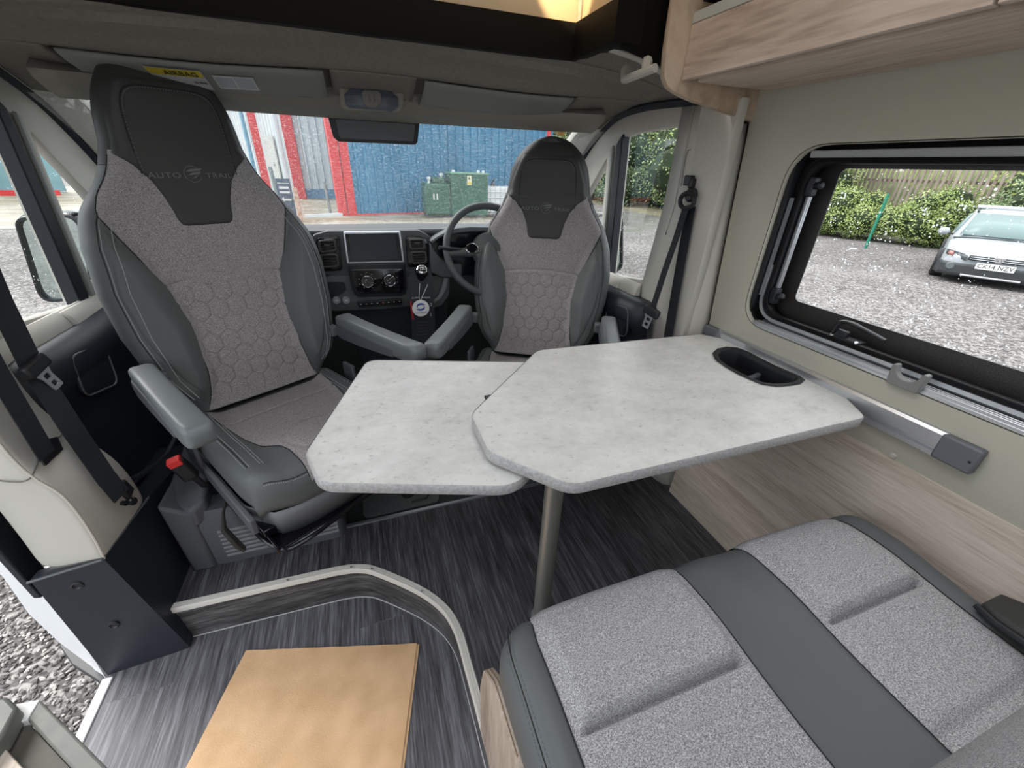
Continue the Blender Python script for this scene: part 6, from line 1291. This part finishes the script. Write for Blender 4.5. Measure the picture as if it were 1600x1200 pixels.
# yard furniture near the left of the windscreen
M_post = mat('galvanised post', (0.22, 0.27, 0.27), 0.5)
tag(obj('bollard', MB().tube([(-0.97, 18.4, GZ), (-1.02, 18.4, 0.50)], 0.055, 10), M_post), 'slim grey bollard in front of the grey warehouse wall', 'bollard', 'grey posts')
tag(obj('bollard', MB().tube([(-3.6, 24.6, GZ), (-3.65, 24.6, 0.85)], 0.09, 10), M_post), 'grey bollard beside the red column at the far left', 'bollard', 'grey posts')
tag(obj('marker_post', MB().box((-1.80, 16.07, -0.13), (0.12, 0.10, 1.04)), mat('rusty post', (0.42, 0.20, 0.13), 0.85, col2=(0.58, 0.42, 0.34), scale=9)), 'short rusty post next to the arrow sign', 'post')
tag(obj('kerb_beam', MB().prism([(-1.75, 17.1, GZ), (0.0, 18.05, GZ), (-0.02, 18.15, GZ), (-1.77, 17.2, GZ)], (0, 0, 0.12)), mat('pale beam', (0.66, 0.70, 0.72), 0.5)), 'long pale beam lying on the ground by the red corner column', 'beam')
sg_ = thing('sign_board', (-2.15, 16.3, GZ), 'dark blue direction board with a white arrow', 'sign')
sb_ = obj('board', MB().box((-2.14, 16.3, 0.02), (0.42, 0.05, 1.25), (0.06, 0, 0)), mat('sign navy', (0.045, 0.07, 0.12), 0.5), sg_)
arr = MB()
for z_, w_ in ((0.53, 0.34), (0.38, 0.28), (0.24, 0.3)): arr.box((-2.14, 16.25, z_), (w_, 0.01, 0.06))
obj('lettering', arr, MW, sb_, smooth=0)
obj('arrow', MB().prism([(-2.30, 16.255, 0.02), (-2.20, 16.255, 0.11), (-2.20, 16.255, 0.05), (-1.99, 16.255, 0.05), (-1.99, 16.255, -0.01), (-2.20, 16.255, -0.01), (-2.20, 16.255, -0.07)], (0, 0.01, 0)), MW, sb_, smooth=0)
obj('stand_foot', MB().lathe([(0.32, 0), (0.22, 0.10), (0.08, 0.28), (0.05, 0.32), (0, 0.32)], (-2.10, 16.3, GZ), n=14), mat('white bag', (0.62, 0.62, 0.62), 0.7, col2=(0.3, 0.3, 0.32), scale=9), sg_)
# far left: teal building with red kerb, white motorhome, dark roof
tbg = thing('teal_building', (-15, 26, GZ), 'teal clad building with a red base line seen through the passenger window', 'building')
obj('wall', MB().box((-16.4, 28.5, 3.2), (5.2, 0.3, 7.6), (0, 0, 0.25)), mat('teal cladding', (0.16, 0.30, 0.33), 0.5, col2=(0.20, 0.36, 0.38), scale=1), tbg)
obj('base_line', MB().box((-15.9, 26.2, GZ+0.12), (5.8, 0.3, 0.22), (0, 0, 0.25)), M_redp, tbg)
mh = thing('motorhome', (-28.5, 58, GZ), 'white motorhome parked far away, seen through the passenger quarter glass', 'vehicle')
obj('body', MB().prism([(-35, 58, 0.2), (-26.2, 58, 0.2), (-24.6, 58, 1.0), (-25.4, 58, 2.3), (-27.0, 58, 3.6), (-35, 58, 3.9)], (0, 2.4, 0)), mat('motorhome white', (0.72, 0.76, 0.79), 0.35), mh, bevel=0.1)
obj('dark_roof', MB().box((-30, 59.2, 4.6), (9, 3, 0.9)), mat('dark roofs', (0.08, 0.09, 0.10), 0.7), mh)
obj('wheel', MB().lathe([(0.30, -0.02), (0.62, 0), (0.70, 0.08), (0.70, 0.4), (0, 0.4)], (-27.6, 57.9, 0.05), (0, 1, 0), 20), M_blk, mh)
obj('wheel', MB().lathe([(0.30, -0.02), (0.62, 0), (0.70, 0.08), (0.70, 0.4), (0, 0.4)], (-33.2, 57.9, 0.05), (0, 1, 0), 20), M_blk, mh)
obj('skirt', MB().box((-31, 58, 0.1), (7, 0.1, 0.3)), M_blk, mh)

# white hatchback seen through the side window
ca = thing('car', (12.3, 4.5, GZ), 'white hatchback parked on the gravel outside the side window', 'car')
hv = Vector((-0.905, -0.425, 0)); rv_ = Vector((0.425, -0.905, 0))     # heading, image-right
F0 = Vector((11.72, 4.62, 0))
def cf_(px, py, w=0.0):      # point of the car lying w metres behind its front plane
    d = rgt*((px-800)/FPX)-upv*((py-600)/FPX)+fwd; o = Vector((0, 0, CH)); P0 = F0-hv*w
    return o+d*((P0-o).dot(hv)/d.dot(hv))
M_car = mat('car white', (0.36, 0.39, 0.41), 0.3)
M_cdk = mat('car dark plastic', (0.03, 0.034, 0.036), 0.5)
M_cgl = mat('car glass', (0.20, 0.27, 0.27), 0.25, spec=0.25)
def loc(u, w, z): return F0+rv_*u-hv*w+Vector((0, 0, GZ+z-F0.z))
c0 = cf_(1558, 412); uc = (Vector((c0.x, c0.y, 0))-Vector((F0.x, F0.y, 0))).dot(rv_)   # centre line
HW = 0.83; K = 0.86
secs = [(0.0, 0.60, 0.30, 0.62), (0.10, 0.72, 0.24, 0.70), (0.35, 0.80, 0.20, 0.76), (0.9, HW, 0.20, 0.90), (1.15, HW, 0.2, 0.95), (3.6, HW, 0.2, 0.98), (3.85, 0.78, 0.25, 0.9)]
def ringc(w, hw, z0, z1): 
    return [loc(uc+a*hw, w, (z0+(z1-z0)*b)*K) for a, b in ((-0.94, 0), (-1.0, 0.25), (-1.0, 0.6), (-0.97, 0.86), (-0.86, 0.98), (-0.4, 1.03), (0.4, 1.03), (0.86, 0.98), (0.97, 0.86), (1.0, 0.6), (1.0, 0.25), (0.94, 0))]
bdy = MB(); RR = [ringc(*s_) for s_ in secs]; bdy.grid(RR, closeu=True); bdy.add(RR[0], [tuple(range(12))]); bdy.add(RR[-1], [tuple(range(12))])
bo2 = obj('body', bdy, M_car, ca, smooth=40, bevel=0.02)
cab_ = MB(); CR = []
for w, hw, z in ((1.02, 0.76, 0.93), (1.75, 0.62, 1.47), (2.4, 0.62, 1.52), (3.3, 0.60, 1.46), (3.8, 0.66, 0.97)):
    CR.append([loc(uc-hw, w, z*K), loc(uc-hw*.55, w-.03, (z+.03)*K), loc(uc+hw*.55, w-.03, (z+.03)*K), loc(uc+hw, w, z*K), loc(uc+0.80, w+0.05*(z > 1), 0.93*K), loc(uc-0.80, w+0.05*(z > 1), 0.93*K)])
cab_.grid(CR, closeu=True); obj('cabin', cab_, M_car, ca, smooth=30)
obj('windscreen', MB().grid([[loc(uc+a*0.70, 1.01-0.03*(1-abs(a)), 1.00*K), loc(uc+a*0.585, 1.65-0.03*(1-abs(a)), 1.47*K)] for a in (-1, -.5, 0, .5, 1)]), M_cgl, ca, solid=0.02)
obj('side_glass', MB().add([loc(uc-0.785, 1.35, 0.99*K), loc(uc-0.655, 1.85, 1.42*K), loc(uc-0.64, 3.2, 1.40*K), loc(uc-0.79, 3.4, 0.99*K)], [(0, 1, 2, 3)]), M_cgl, ca, solid=0.03)
obj('wiper', MB().tube([loc(uc-0.55, 1.05, 0.97*K), loc(uc+0.1, 1.02, 0.985*K)], 0.012, 6), M_cdk, ca)
# lower bumper, grille, plate, lamps
obj('bumper', MB().grid([[loc(uc+a, w-0.03, z*K) for a, w in ((-0.835, 0.42), (-0.76, 0.12), (-0.6, 0.0), (-0.3, -0.03), (0.3, -0.03), (0.6, 0.0), (0.76, 0.12), (0.835, 0.42))] for z in (0.18, 0.26, 0.40, 0.46)]), M_cdk, ca, solid=0.03)
obj('skid_strip', MB().tube([loc(uc+a, w, 0.215*K) for a, w in ((-0.42, -0.06), (-0.3, -0.07), (0.3, -0.07), (0.42, -0.06))], 0.022, 8), M_alu, ca)
gr_ = obj('grille', MB().grid([[loc(uc+a, -0.035, z*K) for a in (-0.42, -0.2, 0.2, 0.42)] for z in (0.555, 0.66)]), M_cdk, ca, solid=0.03)
for z in (0.585, 0.625): obj('grille_bar', MB().tube([loc(uc-0.4, -0.06, z*K), loc(uc+0.4, -0.06, z*K)], 0.008, 6), M_alu, gr_)
Fm = frame_mat(loc(uc, -0.062, 0.61*K), rv_, (0, 0, 1))
ol = rnd([(-0.085, 0.045), (0.085, 0.045), (0.05, -0.035), (0.03, -0.045), (-0.03, -0.045), (-0.05, -0.035)], 0.012, 3); ih = [(-0.04, 0.012), (-0.032, -0.01), (0.032, -0.01), (0.04, 0.012), (0.025, 0.012), (0.02, 0.002), (-0.02, 0.002), (-0.025, 0.012)]
me = plate(ol, [ih], th=0.015, ax=2, v=0.0); me.transform(Fm); obj('badge', me, M_chr, gr_)
Fp = frame_mat(loc(uc, -0.085, 0.455*K), rv_, (0, 0, 1)); me = plate(rnd([(-0.27, -0.058), (0.27, -0.058), (0.27, 0.058), (-0.27, 0.058)], 0.01, 2), th=0.01, ax=2, v=0); me.transform(Fp)
np_ = obj('number_plate', me, mat('plate white', (0.85, 0.85, 0.83), 0.4), ca)
text('plate_text', 'CK14 NZV', M_blk, np_, Fp@Matrix.Translation((0, 0, 0.007)), 0.115, 0.001, font_scale=0.93)
for sd_ in (-1, 1):
    hl = obj('headlamp', MB().add([loc(uc+sd_*a, w-0.02, z*K) for a, w, z in ((0.44, -0.01, 0.54), (0.47, -0.01, 0.66), (0.68, 0.12, 0.71), (0.77, 0.30, 0.71), (0.76, 0.22, 0.61))], [(0, 1, 2, 3, 4)]), mat('headlamp', (0.16, 0.18, 0.19), 0.2, 0.3), ca, solid=0.04)
    obj('indicator', MB().add([loc(uc+sd_*a, w-0.05, z*K) for a, w, z in ((0.66, 0.10, 0.60), (0.67, 0.11, 0.69), (0.73, 0.17, 0.70), (0.74, 0.18, 0.62))], [(0, 1, 2, 3)]), mat('indicator', (0.5, 0.22, 0.2), 0.3), hl, solid=0.02)
    obj('fog_lamp', MB().lathe([(0.075, 0), (0.06, 0.02), (0, 0.02)], tuple(loc(uc+sd_*0.62, -0.03, 0.38*K)), tuple(hv), 14), MATS['headlamp'], ca)
    mr2 = obj('wing_mirror', MB().lathe([(0.0, -0.11), (0.07, -0.07), (0.085, 0), (0.07, 0.07), (0, 0.11)], tuple(loc(uc+sd_*0.97, 1.25, 1.02*K)), tuple(rv_), 12), M_car, ca); obj('mirror_arm', MB().tube([loc(uc+sd_*0.78, 1.3, 0.96*K), loc(uc+sd_*0.95, 1.27, 0.98*K)], 0.02, 6), M_cdk, mr2)
    obj('roof_rail', MB().tube([loc(uc+sd_*0.58, 1.75, 1.50*K), loc(uc+sd_*0.58, 1.9, 1.55*K), loc(uc+sd_*0.58, 3.2, 1.55*K)], 0.02, 6), M_cdk, ca)
    for w in (0.72, 3.1): obj('wheel', MB().lathe([(0.18, -0.02), (0.26, -0.03), (0.29, 0.0), (0.29, 0.18), (0.26, 0.2), (0, 0.2)], tuple(loc(uc+sd_*0.86, w, 0.29)), tuple(-rv_*sd_), 22), M_blk, ca)
for w in (1.95, 2.75): obj('roof_bar', MB().tube([loc(uc-0.62, w, 1.60*K), loc(uc+0.62, w, 1.60*K)], 0.028, 8, flat=0.6), M_alu, ca)
